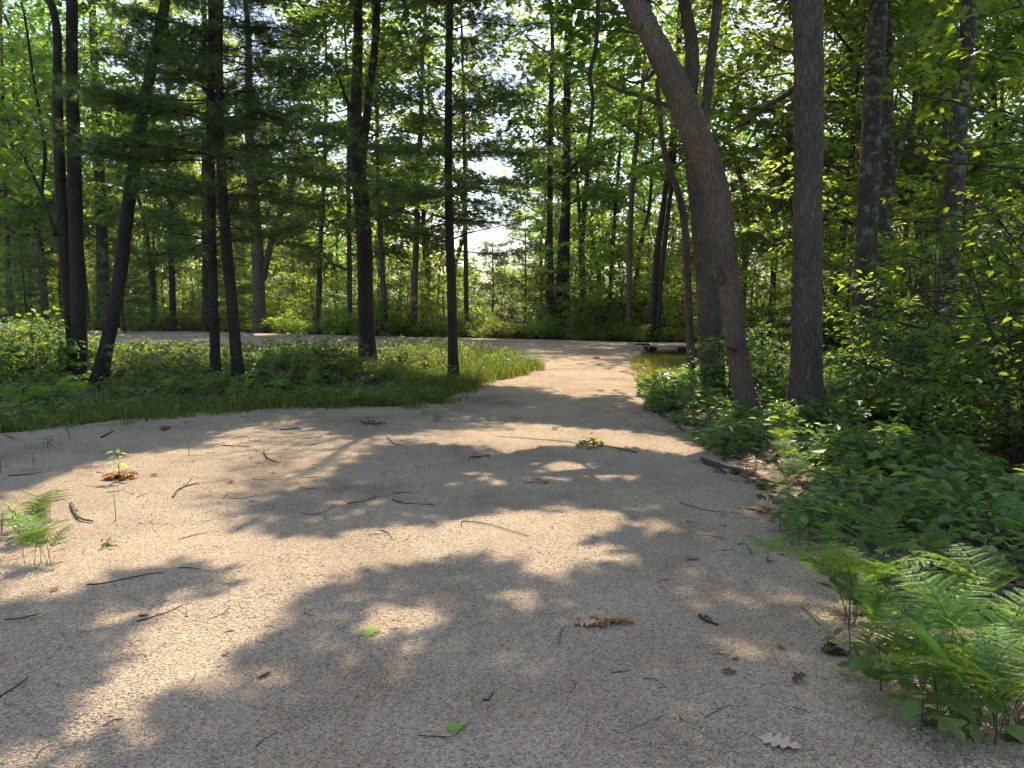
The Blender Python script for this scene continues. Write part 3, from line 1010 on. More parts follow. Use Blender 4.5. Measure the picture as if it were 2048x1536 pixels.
# (label, trunk pixels from the foot up, widths, distance, crown variant, bark)
MID = [
    ('dark upright trunk behind the slim leaning tree at the left', [(207, 676), (206, 560), (203, 450), (198, 330), (192, 200), (186, 60), (182, -60)], [26, 23, 21, 19, 17, 14, 10], 27, 0, 'bark_dark'),
    ('crooked brown stem just left of that dark upright trunk', [(178, 672), (170, 580), (160, 480), (150, 380), (146, 280), (140, 160), (138, 0)], [12, 11, 10, 9, 8, 7, 5], 28, 1, 'bark_far'),
    ('grey trunk left of the twin-stemmed oak, bending left higher up', [(93, 672), (88, 590), (80, 500), (68, 400), (58, 330), (46, 280), (30, 200), (20, 60)], [15, 14, 14, 13, 12, 11, 9, 6], 27, 3, 'bark_far'),
    ('thin trunk at the left edge of the picture', [(22, 674), (17, 560), (13, 450), (8, 330), (5, 180), (2, 0)], [11, 10, 9, 8, 7, 5], 29, 1, 'bark_far'),
    ('straight dark trunk standing by the road left of the paired pines', [(347, 668), (344, 560), (341, 450), (338, 330), (336, 180), (334, 0)], [14, 12, 11, 10, 9, 7], 29, 3, 'bark_dark'),
    ('hidden dark trunk right behind the paired pines', [(412, 672), (411, 560), (410, 450), (409, 330), (408, 180), (407, 0)], [15, 13, 12, 11, 10, 7], 28, 1, 'bark_dark'),
    ('stout trunk with a side stem forking off to the right, beyond the road', [(520, 668), (518, 600), (515, 500), (508, 400), (501, 320), (498, 200), (496, 60)], [30, 26, 24, 22, 20, 16, 12], 28.5, 2, 'bark_oak'),
    ('slim trunk right of the stout forked one beyond the road', [(634, 668), (638, 580), (641, 480), (646, 400), (650, 300), (652, 150)], [12, 11, 10, 9, 8, 6], 30, 1, 'bark_far'),
    ('thin pole-like trunk left of the forked oak', [(700, 672), (699, 560), (698, 450), (697, 330), (696, 180)], [11, 10, 9, 8, 6], 29.5, 3, 'bark_far'),
    ('brown trunk just right of the forked oak, behind the road', [(771, 674), (767, 590), (762, 500), (758, 400), (755, 300), (752, 150)], [14, 12, 11, 10, 9, 7], 29, 0, 'bark_oak'),
    ('trunk carrying the orange sign beyond the road', [(826, 674), (828, 600), (831, 520), (835, 430), (838, 340), (842, 230), (846, 100)], [16, 13.5, 13, 12, 11, 9, 7], 30, 1, 'bark_oak'),
    ('narrow trunk right of the lone pine beyond the road', [(934, 668), (932, 580), (931, 480), (930, 380), (928, 260), (925, 120)], [11, 10, 9, 8, 7, 5], 31, 4, 'bark_far'),
    ('left stem of the dark trio beyond the road', [(1104, 664), (1102, 580), (1100, 480), (1100, 380), (1101, 280), (1103, 180), (1104, 60)], [15, 13, 12, 11.5, 11, 10, 7], 31, 4, 'bark_dark'),
    ('middle stem of the dark trio beyond the road, leaning right', [(1114, 666), (1118, 580), (1122, 500), (1127, 430), (1131, 340), (1136, 220), (1142, 60)], [15, 13, 12, 11, 10, 9, 6], 31.3, 4, 'bark_dark'),
    ('right and thickest stem of the dark trio beyond the road', [(1132, 664), (1132, 580), (1132, 480), (1133, 380), (1134, 280), (1134, 180), (1134, 60)], [19, 16, 16, 16, 15, 14, 10], 31.6, 2, 'bark_dark'),
    ('forked trunk with foliage round its foot, right of the dark trio', [(1168, 650), (1166, 560), (1163, 500), (1168, 420), (1176, 330), (1184, 200)], [20, 14, 13, 11, 9, 7], 36, 3, 'bark_far'),
    ('thin dark stem rising out of the vine-covered bush', [(1218, 650), (1222, 560), (1226, 480), (1232, 400), (1240, 300), (1246, 180)], [9, 8, 8, 7, 6, 5], 34, 4, 'bark_dark'),
    ('reddish straight trunk by the far road edge', [(1257, 682), (1258, 600), (1259, 500), (1263, 400), (1270, 310), (1280, 230), (1290, 100)], [13, 12, 12, 11, 10, 9, 6], 27.5, 4, 'bark_red'),
    ('slender stem leaning right behind the reddish trunk', [(1262, 640), (1272, 560), (1284, 480), (1298, 420), (1304, 340), (1310, 200)], [9, 8, 8, 7, 6, 4], 36, 3, 'bark_far'),
    ('dark leaning trunk at the end of the road gap, left of a pair', [(1298, 688), (1308, 600), (1315, 500), (1326, 420), (1336, 340), (1348, 240), (1360, 100)], [16, 14, 13, 12, 11, 9, 6], 26.5, 4, 'bark_dark'),
    ('greyer leaning trunk close behind the dark one at the road gap', [(1312, 684), (1318, 600), (1325, 520), (1336, 430), (1346, 340), (1352, 240)], [14, 12, 11, 10, 9, 7], 27.5, 4, 'bark_far'),
    ('slim trunk seen between the leaning oak and the thick straight oak', [(1540, 676), (1545, 590), (1552, 480), (1562, 390), (1572, 320), (1582, 240), (1594, 100)], [14, 12, 11, 10, 9, 8, 6], 22, 3, 'bark_far'),
    ('tree leaning right, seen just left of the lichen-patched oak', [(1664, 676), (1672, 590), (1682, 500), (1692, 420), (1704, 320), (1712, 200)], [19, 16, 15, 13, 11, 8], 23, 1, 'bark_dark'),
    ('slim dark trunk right of the mottled trunk', [(1800, 672), (1806, 580), (1812, 480), (1816, 380), (1824, 260), (1832, 100)], [13, 11, 10, 10, 8, 6], 25, 0, 'bark_far'),
    ('twin slim trunk in the middle distance left of the shaggy trunk', [(1846, 668), (1850, 570), (1856, 460), (1858, 360), (1862, 240), (1868, 80)], [15, 13, 12, 11, 9, 6], 27, 2, 'bark_far'),
    ('pale trunk at the right edge above the shrubs', [(1994, 672), (1994, 560), (1992, 450), (1991, 350), (1990, 230), (1990, 90)], [14, 12, 11, 11, 9, 7], 26, 1, 'bark_far'),
    ('thin trunk behind the shrubs near the right edge', [(2030, 672), (2024, 560), (2016, 450), (2010, 340), (2004, 200)], [12, 10, 9, 8, 6], 28, 3, 'bark_far'),
]
rng = np.random.default_rng(77)
for k, (lab, pp, ww, Y, cv, bk) in enumerate(MID):
    if pp[0][0] < 1420:
        ex = [q[0] for q in ROAD_FAR[::-1]]; ey = [q[1] for q in ROAD_FAR[::-1]]
        Y = max(Y, gp(pp[0][0], np.interp(pp[0][0], ex, ey))[1] + .55)
    path = pix_path(pp, Y, sink=.15)
    rad = np.array([wpx(w, Y) for w in ww])
    top = path[-1] + (path[-1] - path[-2]) * .0 + [rng.normal(0, .3), rng.normal(0, .3), max(1.5, 15 - path[-1, 2])]
    path = np.vstack([path, top]); rad = np.append(rad, .03)
    me, base = trunk_mesh(path, rad, 12, 40, bk, bark_disp(.006, 9, k * .77, rad[0] * .2, .3))
    root = empty('forest_tree', base, lab, 'tree', 'trees along the far side of the road')
    link('trunk', me, root)
    if 'forking off' in lab:
        pth = pix_path([(526, 560), (536, 510), (556, 440), (584, 370), (600, 290)], Y, base=False)
        g = G(); g.add(*tube(pth - base, [wpx(w, Y) for w in (14, 13, 12, 10, 7)], 10, 24))
        link('limb', g.mesh('limb', M[bk], False), root)
    if 'trunk with foliage' in lab:
        pth = pix_path([(1165, 520), (1160, 450), (1156, 380), (1150, 280)], Y, base=False)
        g = G(); g.add(*tube(pth - base, [wpx(w, Y) for w in (10, 8, 7, 5)], 8, 16))
        link('limb', g.mesh('limb', M[bk], False), root)
    off = np.array([np.interp(9.0, path[:, 2], path[:, c]) for c in range(2)]) - base[:2]
    s = rng.uniform(.85, 1.1)
    cm, bm = CROWNS[cv]
    rz = rng.random() * 6.28
    link('crown', cm, root, (off[0], off[1], 0), (0, 0, rz), (s, s, s))
    link('branchwork', bm, root, (off[0], off[1], 0), (0, 0, rz), (s, s, s))
    if 'orange sign' in lab:
        SIGN_AT = (path, rad, Y)

EXTRA = [(1480, 27), (1590, 30), (1705, 27), (1835, 24), (1930, 30), (2060, 25), (1195, 44), (1085, 48), (850, 41), (590, 44), (130, 38)]
# far slender trees: shared trunk and crown, too far away to tell apart
tr_far = []
for q in range(4):
    r = np.random.default_rng(300 + q)
    hh = [15, 17, 14, 18][q]
    pth = np.array([[0, 0, -.2]] + [[r.normal(0, .12) * i, r.normal(0, .12) * i, hh * i / 6] for i in range(1, 7)])
    me, _ = trunk_mesh(pth - [0, 0, -.2], np.linspace([.15, .17, .12, .15][q], .03, 7), 8, 18, ['bark_far', 'bark_dark', 'bark_far', 'bark_far'][q])
    tr_far.append(me)
occupied = [tuple(at(pp[0][0], pp[0][1], Y)[:2]) for _, pp, _, Y, _, _ in MID]
rng = np.random.default_rng(88)
for px, Y in EXTRA:
    x = (px - CX) / F * Y
    occupied.append((x, Y))
    root = empty('slender_tree', (x, Y, float(H(x, Y)) - .1), 'slender tree', 'tree', 'far slender trees, left half' if px < 950 else 'far slender trees, right half', rng.random() * 6.28, rng.uniform(.85, 1.05))
    cm, bm = CROWNS[int(rng.choice([0, 1, 3]))]
    link('trunk', tr_far[int(rng.integers(0, 4))], root)
    link('crown', cm, root)
    link('branchwork', bm, root)
nfar = 0
tries = 0
while nfar < 84 and tries < 4000:
    tries += 1
    Y = 33 + 52 * rng.random() ** .8
    px = rng.uniform(-150, 2200)
    x = (px - CX) / F * Y
    if 915 < px < 1090:
        continue
    if min((x - a) ** 2 + (Y - b) ** 2 for a, b in occupied) < 3.2:
        continue
    occupied.append((x, Y))
    near_left = px < 950
    lab = 'slender tree in the far wood left of the lone pine, beyond the road' if near_left else 'slender tree in the far wood right of the lone pine, beyond the road'
    q = int(rng.integers(0, 4)); cv = int(rng.integers(0, 6))
    s = rng.uniform(.75, 1.1)
    root = empty('slender_tree', (x, Y, float(H(x, Y)) - .1), lab, 'tree', 'far slender trees, left half' if near_left else 'far slender trees, right half', rng.random() * 6.28, s)
    link('trunk', tr_far[q], root)
    cm, bm = CROWNS[cv]
    link('crown', cm, root)
    link('branchwork', bm, root)
    nfar += 1

# distant wood: one mass closing the view
rng = np.random.default_rng(91)
g, tg = G(), G()
C = []
for k in range(300):
    Y = rng.uniform(86, 145); x = rng.uniform(-1, 1) * (Y * .95 + 6)
    px = CX + x / Y * F
    h = rng.uniform(10, 17) * (.42 if 900 < px < 1095 else 1)
    tg.add(*tube(np.array([[x, Y, -.3], [x + rng.normal(0, .4), Y, h * .5], [x + rng.normal(0, .6), Y, h]]), [.16, .12, .03], 5, cap=False))
    n = 40
    zz = h * rng.uniform(.0, 1, n)
    rr = 2.6 * np.sqrt(rng.random(n)) * np.clip(1.2 - zz / h, .25, 1)
    a = rng.random(n) * 6.28
    C.append(np.column_stack([x + rr * np.cos(a), Y + rr * np.sin(a), zz]))
C = np.concatenate(C)
U = rng.normal(0, 1, C.shape) * [1, 1, .3]
pos, ax, nr, sz = spray(rng, C, U, 9, 1.6, .6, .5)
scatter(g, KITE, pos, ax, nr, sz, np.clip(np.repeat(rng.random(len(C)), 9) * .6 + .4 * rng.random(len(pos)), 0, 1))
dw = tag(link('distant_woods', g.mesh('distant_woods', M['far'])), 'pale hazy wood closing the view beyond the far trees', None, None, 'stuff')
link('distant_trunks', tg.mesh('distant_trunks', M['bark_far'], False), dw)['kind'] = 'stuff'


# unseen wood behind and beside the viewer, added to block low sky light
rng = np.random.default_rng(95)
g, tg = G(), G()
C = []
for k in range(64):
    a = rng.uniform(math.radians(100), math.radians(440 - 180)) if k < 44 else rng.choice([math.radians(rng.uniform(62, 100)), math.radians(rng.uniform(260, 298))])
    d = rng.uniform(9, 26) if k < 44 else rng.uniform(12, 24)
    x, Y = d * math.sin(a), d * math.cos(a)
    h = rng.uniform(9, 15)
    tg.add(*tube(np.array([[x, Y, -.3], [x + rng.normal(0, .3), Y, h * .5], [x + rng.normal(0, .5), Y, h]]), [.17, .12, .03], 7, cap=False))
    n = 46
    zz = np.where(rng.random(n) < .35, rng.uniform(.2, 2.5, n), h * rng.uniform(.25, 1, n))
    rr = 2.6 * np.sqrt(rng.random(n))
    b = rng.random(n) * 6.28
    C.append(np.column_stack([x + rr * np.cos(b), Y + rr * np.sin(b), zz]))
C = np.concatenate(C)
U = rng.normal(0, 1, C.shape) * [1, 1, .3]
pos, ax, nr, sz = spray(rng, C, U, 10, 1.2, .36, .5)
qx, qy, qz = proj(pos)
k = ~((qz > 0) & (np.abs(qx - CX) < 1500)) & carve(rng, pos) & (pos[:, 2] < 12)
scatter(g, KITE, pos[k], ax[k], nr[k], sz[k], rng.random(k.sum()))
bw = tag(link('unseen_woods', g.mesh('unseen_woods', M['oak'])), 'unseen leafy wood behind and beside the clearing, added to block low sky light', None, None, 'stuff')
link('unseen_trunks', tg.mesh('unseen_trunks', M['bark_far'], False), bw)['kind'] = 'stuff'

# ------------------------------------------------------------------ saplings, bushes, young pines
def sapling_variant(seed, h, R, tiers, nleaf, lsize, mat, tmpl=KITE, slen=.5, hb=.25):
    r = np.random.default_rng(seed)
    g = G(); tips = []
    pts = np.array([[0, 0, -.1], [r.normal(0, .06) * h, r.normal(0, .06) * h, h * .5], [r.normal(0, .1) * h, r.normal(0, .1) * h, h]])
    rad = np.array([.012 + .006 * h, .008 + .003 * h, .004])
    g.add(*tube(pts, rad, 6, 12))
    pp = catmull(pts, 8)
    grow_limbs(r, g, tips, pp, np.linspace(rad[0], .004, 8), np.linspace(h * hb, h * .97, tiers), lambda q: R * (1.1 - .6 * q / h), (.05, .6), 4, 3, .03, secL=.5, sprays=2)
    C, U = tips_arrays(tips)
    lg = G()
    pos, ax, nr, sz = spray(r, C, U, nleaf, slen, lsize, .4)
    scatter(lg, tmpl, pos, ax, nr, sz, np.clip(np.repeat(r.random(len(C)), nleaf) * .6 + .4 * r.random(len(pos)), 0, 1))
    return lg.mesh('sapling_leaves', M[mat]), g.mesh('sapling_stem', M['bark_far'], False)


def bush_variant(seed, h, R, nst, nleaf, lsize, mat, tmpl=LEAF):
    r = np.random.default_rng(seed)
    g, lg = G(), G()
    for s in range(nst):
        az = r.random() * 6.28; e = r.uniform(.5, 1.45)
        L = h * r.uniform(.7, 1.15) / max(.45, math.sin(e))
        L = min(L, R * 1.2 / max(.2, math.cos(e)))
        P = limb_path(r, (r.normal(0, R * .2), r.normal(0, R * .2), -.05), az, e, L, 6, .16, .0)
        g.add(*tube(P, np.linspace(.010, .003, 6), 3, cap=False))
        n = 5
        t = r.uniform(.3, 1, n)
        C = np.column_stack([np.interp(t, np.linspace(0, 1, 6), P[:, c]) for c in range(3)])
        a2 = az + r.normal(0, 1.0, n)
        U = np.column_stack([np.sin(a2), np.cos(a2), r.normal(.1, .3, n)])
        pos, ax, nr, sz = spray(r, C, U, nleaf, .3, lsize, .45, .8)
        scatter(lg, tmpl, pos, ax, nr, sz, np.clip(np.repeat(r.random(n), nleaf) * .6 + .4 * r.random(len(pos)), 0, 1))
    return lg.mesh('bush_leaves', M[mat]), g.mesh('bush_stems', M['twig'])


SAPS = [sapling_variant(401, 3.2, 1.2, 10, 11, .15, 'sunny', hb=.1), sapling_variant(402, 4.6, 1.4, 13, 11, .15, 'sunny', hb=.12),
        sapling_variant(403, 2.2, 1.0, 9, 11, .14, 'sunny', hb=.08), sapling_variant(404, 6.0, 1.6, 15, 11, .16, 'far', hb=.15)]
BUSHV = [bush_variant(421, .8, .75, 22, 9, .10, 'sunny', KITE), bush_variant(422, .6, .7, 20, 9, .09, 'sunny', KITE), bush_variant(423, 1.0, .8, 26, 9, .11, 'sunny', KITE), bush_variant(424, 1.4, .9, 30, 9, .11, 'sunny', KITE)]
BUSH = [bush_variant(411, .75, .7, 20, 8, .10, 'bushleaf'), bush_variant(412, .55, .65, 18, 8, .085, 'bushleaf'),
        bush_variant(413, 1.0, .75, 24, 8, .11, 'bushleaf', BROAD), bush_variant(414, 1.5, .9, 30, 9, .13, 'bushleaf')]


def place(name, variants, v, x, y, s, rz, label, cat, group, parts=('crown', 'stem')):
    o = empty(name, (x, y, float(H(np.array([x]), np.array([y]))[0])), label, cat, group, rz, s)
    link(parts[0], variants[v][0], o)
    link(parts[1], variants[v][1], o)
    return o


rng = np.random.default_rng(93)


def scatter_region(n, poly_px=None, fn=None, mind=.5, tries=6000):
    """ground points inside a pixel polygon carried to the ground"""
    out = []
    poly = px_poly(poly_px)
    xs_ = [p[0] for p in poly]; ys_ = [p[1] for p in poly]
    for _ in range(tries):
        x = rng.uniform(min(xs_), max(xs_)); y = rng.uniform(min(ys_), max(ys_))
        if not inpoly(np.array([x]), np.array([y]), poly)[0]:
            continue
        if gravel_sd(np.array([x]), np.array([y]))[0] > -.35:
            continue
        if out and min((x - a) ** 2 + (y - b) ** 2 for a, b in out) < mind ** 2:
            continue
        if fn is not None and not fn(x, y):
            continue
        out.append((x, y))
        if len(out) >= n:
            break
    return out


# thicket between the grass strip and the road, left of the lone pine
TH = [(-250, 812), (0, 805), (200, 800), (480, 792), (700, 778), (800, 760), (850, 730), (850, 712), (700, 699), (450, 696), (170, 694), (-250, 692)]
for x, y in scatter_region(190, TH, mind=.58):
    px = CX + x / y * F
    tall = px < 130
    if px < -90:
        continue
    v = int(rng.choice([0, 1, 2, 3], p=[.35, .4, .2, .05])) if not tall else int(rng.choice([0, 2, 3]))
    hmax = 1.6 - (95 if not tall else 45) / F * y
    if hmax < .2:
        continue
    sc_ = min(1.15, hmax * rng.uniform(.6, 1.08) / (.8, .62, 1.05, 1.55)[v]) * (.6 if y < 12.7 else 1)
    place('thicket_bush', BUSH, v, x, y, sc_, rng.random() * 6.28,
          'leafy bush in the thicket left of the twin-stemmed oak' if tall else 'leafy bush in the thicket between the grass strip and the gravel road', 'bush', 'thicket bushes left of the twin oak' if tall else 'thicket bushes before the road', ('foliage', 'stems'))
for k, (px, py, hh) in enumerate([(60, 770, 1.0), (110, 760, .9), (20, 765, 1.05), (270, 768, .75), (330, 764, .72), (390, 760, .7), (520, 764, .72), (575, 760, .74), (630, 758, .75), (680, 756, .7), (790, 752, .68), (835, 742, .55), (560, 770, .6), (300, 775, .6), (650, 768, .55)]):
    p = gp(px, py)
    place('dense_bush', BUSH, 3, p[0], p[1], hh / 1.45, k * 1.3, 'dense dark bush in the thicket, ' + ['middle of the three left of the twin-stemmed oak', 'beside the twin-stemmed oak', 'at the left edge', 'just right of the slim leaning trunk', 'second right of the slim leaning trunk', 'just left of the paired pines', 'just right of the paired pines', 'second right of the paired pines', 'halfway from the paired pines to the forked oak', 'just left of the forked oak', 'just right of the forked oak', 'left of the lone pine', 'in front, right of the paired pines', 'in front, right of the slim leaning trunk', 'in front, left of the forked oak'][k], 'bush', 'dense bushes in the thicket', ('foliage', 'stems'))
# verge beyond the road
FV = [(-300, 651), (170, 657), (450, 662), (750, 669), (1000, 675), (1250, 680), (1400, 683), (1400, 640), (1000, 632), (450, 630), (-300, 628)]
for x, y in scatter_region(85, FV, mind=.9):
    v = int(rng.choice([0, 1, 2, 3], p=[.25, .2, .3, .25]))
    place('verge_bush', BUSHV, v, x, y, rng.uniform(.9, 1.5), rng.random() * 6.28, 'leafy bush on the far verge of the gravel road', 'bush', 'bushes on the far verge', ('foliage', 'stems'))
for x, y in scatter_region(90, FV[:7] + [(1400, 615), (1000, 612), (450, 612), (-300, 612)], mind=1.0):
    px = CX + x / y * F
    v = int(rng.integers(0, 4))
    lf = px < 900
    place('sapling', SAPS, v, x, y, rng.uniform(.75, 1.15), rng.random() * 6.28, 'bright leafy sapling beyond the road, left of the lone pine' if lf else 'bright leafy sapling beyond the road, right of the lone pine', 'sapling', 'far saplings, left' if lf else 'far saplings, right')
# a dense skirt right behind the far edge of the road
EX = [q[0] for q in ROAD_FAR[::-1]]; EY = [q[1] for q in ROAD_FAR[::-1]]
for k in range(130):
    px = -120 + 1560 * (k + rng.random()) / 130
    Y = gp(px, np.interp(px, EX, EY))[1] + .35 + 2.6 * rng.random() ** 1.5
    v = int(rng.choice([0, 1, 2, 3], p=[.3, .35, .25, .1]))
    place('verge_bush', BUSHV, v, (px - CX) / F * Y, Y, rng.uniform(.6, 1.0), rng.random() * 6.28, 'leafy bush on the far verge of the gravel road', 'bush', 'bushes on the far verge', ('foliage', 'stems'))
for k in range(64):
    px = -100 + 1500 * (k + rng.random()) / 64
    Y = gp(px, np.interp(px, EX, EY))[1] + 1.0 + 6 * rng.random()
    if 940 < px < 1090 and rng.random() < .5:
        continue
    lf = px < 900
    place('sapling', SAPS, int(rng.choice([0, 0, 2, 1])), (px - CX) / F * Y, Y, rng.uniform(.7, 1.15), rng.random() * 6.28, 'bright leafy sapling beyond the road', 'sapling', 'far saplings, left' if lf else 'far saplings, right')
# right-hand wood: bushes and saplings among the thick trunks
RW = [(1440, 778), (1450, 720), (1450, 704), (1700, 704), (2300, 684), (2400, 780), (2300, 900), (2048, 930), (1800, 880), (1640, 830), (1540, 800)]
clear = lambda x, y: all((x - t['base'][0]) ** 2 + (y - t['base'][1]) ** 2 > .55 for t in NEAR)
for x, y in scatter_region(90, RW, clear, .7):
    v = int(rng.choice([0, 1, 2, 3], p=[.2, .2, .35, .25]))
    if CX + x / y * F > 2130:
        continue
    sc_ = rng.uniform(.7, 1.15)
    if y < 17:
        sc_ = min(sc_, ((.4 if y < 12 else .75) if CX + x / y * F < 1860 else 1.2) / (.9, .7, 1.15, 1.7)[v])
    place('woodland_bush', BUSH, v, x, y, sc_, rng.random() * 6.28, 'dark leafy bush among the thick trunks on the right', 'bush', 'bushes under the right-hand trees', ('foliage', 'stems'))
for x, y in scatter_region(34, [(1500, 740), (1470, 700), (1700, 690), (2300, 684), (2400, 760), (2048, 790), (1760, 770)], clear, 1.2):
    v = int(rng.integers(0, 4))
    place('sapling', SAPS, v, x, y, rng.uniform(.7, 1.0), rng.random() * 6.28, 'leafy sapling in the shade among the thick trunks on the right', 'sapling', 'saplings under the right-hand trees')
# beyond the road on the right
for x, y in scatter_region(60, [(1400, 683), (1700, 684), (2300, 684), (2300, 622), (1400, 622)], None, 1.2):
    v = int(rng.integers(0, 4))
    place('sapling', SAPS, v, x, y, rng.uniform(.8, 1.2), rng.random() * 6.28, 'leafy sapling beyond the road behind the thick right-hand trunks', 'sapling', 'saplings behind the right-hand trees')

# taller understory farther back
for k in range(170):
    Y = rng.uniform(37, 80); px = rng.uniform(-120, 2170)
    if 930 < px < 1085 and (Y < 58 or rng.random() < .6):
        continue
    lf = px < 900
    place('understory_tree', SAPS, int(rng.integers(0, 4)), (px - CX) / F * Y, Y, rng.uniform(1.1, 2.1), rng.random() * 6.28, 'leafy understory tree in the far wood, left of the lone pine' if lf else 'leafy understory tree in the far wood, right of the lone pine', 'tree', 'far understory trees, left' if lf else 'far understory trees, right')

# young pines and the vine-covered bush in the middle distance
yp = pine_geo(501, 4.2, .5, .04, 1.25, .55, .42, zfine=20, needle=.16)
yp_tr, _ = trunk_mesh(np.array([[0, 0, 0], [.03, 0, 2], [0, 0, 4.2]]), [.05, .035, .01], 8, 12, 'bark_pine')
for lab, px, Y, s in (('young pine filling the gap behind the lone slender pine', 985, 33, 1.05), ('young pine just left of the dark trio beyond the road', 1050, 32, 1.2),
                      ('young pine left of the stout forked trunk beyond the road', 465, 34, 1.0), ('young pine behind the twin-stemmed oak at the left', 250, 33, 1.1),
                      ('young pine at the left edge beyond the thicket', 55, 32, 1.0)):
    x = (px - CX) / F * Y
    o = empty('young_pine', (x, Y, float(H(x, Y)) - .05), lab, 'tree', 'young pines beyond the road', px * .37, s)
    link('trunk', yp_tr, o); link('crown', yp[0], o); link('branchwork', yp[1], o)
for lab, px, Y, s, v in (('dark vine-covered bush at the foot of the thin stem right of the dark trio', 1200, 31, 1.5, 3), ('second dark bush leaning on the vine-covered one', 1222, 30.5, 1.25, 2),
                         ('rounded bright bush under the reddish trunk', 1275, 33, 1.4, 3)):
    place('tall_bush', BUSH, v, (px - CX) / F * Y, Y, s, px * .1, lab, 'bush', 'tall bushes near the dark trio', ('foliage', 'stems'))


# ------------------------------------------------------------------ grass
def grass_mesh(rng, x, y, hmin, hmax, wid, dry=.15):
    n = len(x)
    z = H(x, y)
    h = rng.uniform(hmin, hmax, n) * (.45 + 1.1 * fbm(x * 2.1 + 5, y * 2.1 + 9, 2))
    a = rng.random(n) * 6.283
    lean = h * rng.uniform(.15, .75, n)
    b = np.stack([x, y, z - .01], -1)
    side = np.stack([np.cos(a + 1.57), np.sin(a + 1.57), np.zeros(n)], -1) * wid
    mid = b + np.stack([np.cos(a) * lean * .35, np.sin(a) * lean * .35, h * .62], -1)
    tip = b + np.stack([np.cos(a) * lean, np.sin(a) * lean, h], -1)
    V = np.stack([b - side, b + side, mid + side * .7, mid - side * .7, tip], 1).reshape(-1, 3)
    o = (np.arange(n) * 5)[:, None]
    rn = np.where(rng.random(n) < dry, rng.uniform(.75, 1, n), rng.uniform(0, .7, n))
    g = G()
    g.add(V, [])
    g.P[4] = [o + np.array([0, 1, 2, 3])]; g.R[4] = [rn]
    g.P[3] = [o + np.array([3, 2, 4])]; g.R[3] = [rn]
    return g


def sample_poly(rng, poly, n, smin=-9, smax=-.02):
    xs_ = [p[0] for p in poly]; ys_ = [p[1] for p in poly]
    X = []; Yv = []
    tot = 0
    while tot < n:
        x = rng.uniform(min(xs_), max(xs_), n * 3); y = rng.uniform(min(ys_), max(ys_), n * 3)
        k = inpoly(x, y, poly)
        x, y = x[k], y[k]
        s = gravel_sd(x, y)
        k = (s < smax) & (s > smin)
        X.append(x[k]); Yv.append(y[k]); tot += k.sum()
    return np.concatenate(X)[:n], np.concatenate(Yv)[:n]


rng = np.random.default_rng(120)
strip = px_poly([(-300, 922), (0, 890), (250, 868), (400, 846), (640, 836), (890, 822), (970, 782), (1000, 766), (850, 778), (640, 800), (400, 808), (0, 832), (-300, 850)])
tip_ = px_poly([(800, 790), (960, 780), (1075, 752), (1095, 742), (1070, 726), (1010, 712), (900, 696), (800, 694), (760, 720), (760, 760)])
rightp = px_poly([(1258, 740), (1290, 805), (1345, 800), (1390, 770), (1398, 700), (1310, 700), (1270, 715)])
x1, y1 = sample_poly(rng, strip, 26000, -6, .06)
xe, ye = sample_poly(rng, strip + [], 6000, -.12, .38)
kk = fbm(xe * 2.3, ye * 2.3 + 70, 2) > .5
xe, ye = xe[kk], ye[kk]
x1, y1 = np.append(x1, xe), np.append(y1, ye)
x2, y2 = sample_poly(rng, tip_, 34000, -6, .06)
x3, y3 = sample_poly(rng, rightp, 14000, -6, .08)
for nm, lab, (x, y), h0, h1, dry in (('grass', 'mown green grass strip along the left edge of the drive', (x1, y1), .05, .2, .2),
                                     ('grass', 'taller sunlit grass at the tip of the verge by the lone pine', (x2, y2), .10, .32, .10),
                                     ('grass', 'dry yellowish grass patch at the right mouth of the drive', (x3, y3), .05, .16, .6)):
    m = fbm(x * 1.3 + 40, y * 1.3, 2)
    k = rng.random(len(x)) < np.clip((m - .18) * 3, .12, 1)
    g = grass_mesh(rng, x[k], y[k], h0, h1, .0045, dry)
    tag(link(nm, g.mesh('grass', M['grass'])), lab, None, None, 'stuff')



# ------------------------------------------------------------------ low ground cover (nobody could count it)
def low_plants(rng, x, y, hmin, hmax, nl, lsize, tmpl, g):
    n = len(x)
    z = H(x, y)
    h = rng.uniform(hmin, hmax, n)
    a = rng.random((n, nl)) * 6.283
    rad = lsize * rng.uniform(.1, .9, (n, nl))
    hh = h[:, None] * rng.uniform(.55, 1.05, (n, nl))
    c = np.stack([x[:, None] + np.cos(a) * rad, y[:, None] + np.sin(a) * rad, z[:, None] + hh], -1).reshape(-1, 3)
    ax = np.stack([np.cos(a), np.sin(a), rng.normal(.0, .3, a.shape)], -1).reshape(-1, 3)
    nr = np.array([0, 0, 1.0]) + rng.normal(0, .38, c.shape)
    sz = lsize * rng.uniform(.6, 1.3, len(c))
    rn = np.clip(np.repeat(rng.random(n), nl) * .65 + .35 * rng.random(len(c)), 0, 1)
    scatter(g, tmpl, c, ax, nr, sz, rn)
    # stems
    k = np.arange(n)
    b = np.stack([x, y, z - .01], -1); t = np.stack([x, y, z + h], -1)
    s = np.array([.002, .0012, 0])
    V = np.stack([b - s, b + s, t], 1).reshape(-1, 3)
    g.add(V, [np.arange(3 * n).reshape(-1, 3)], np.zeros(n))


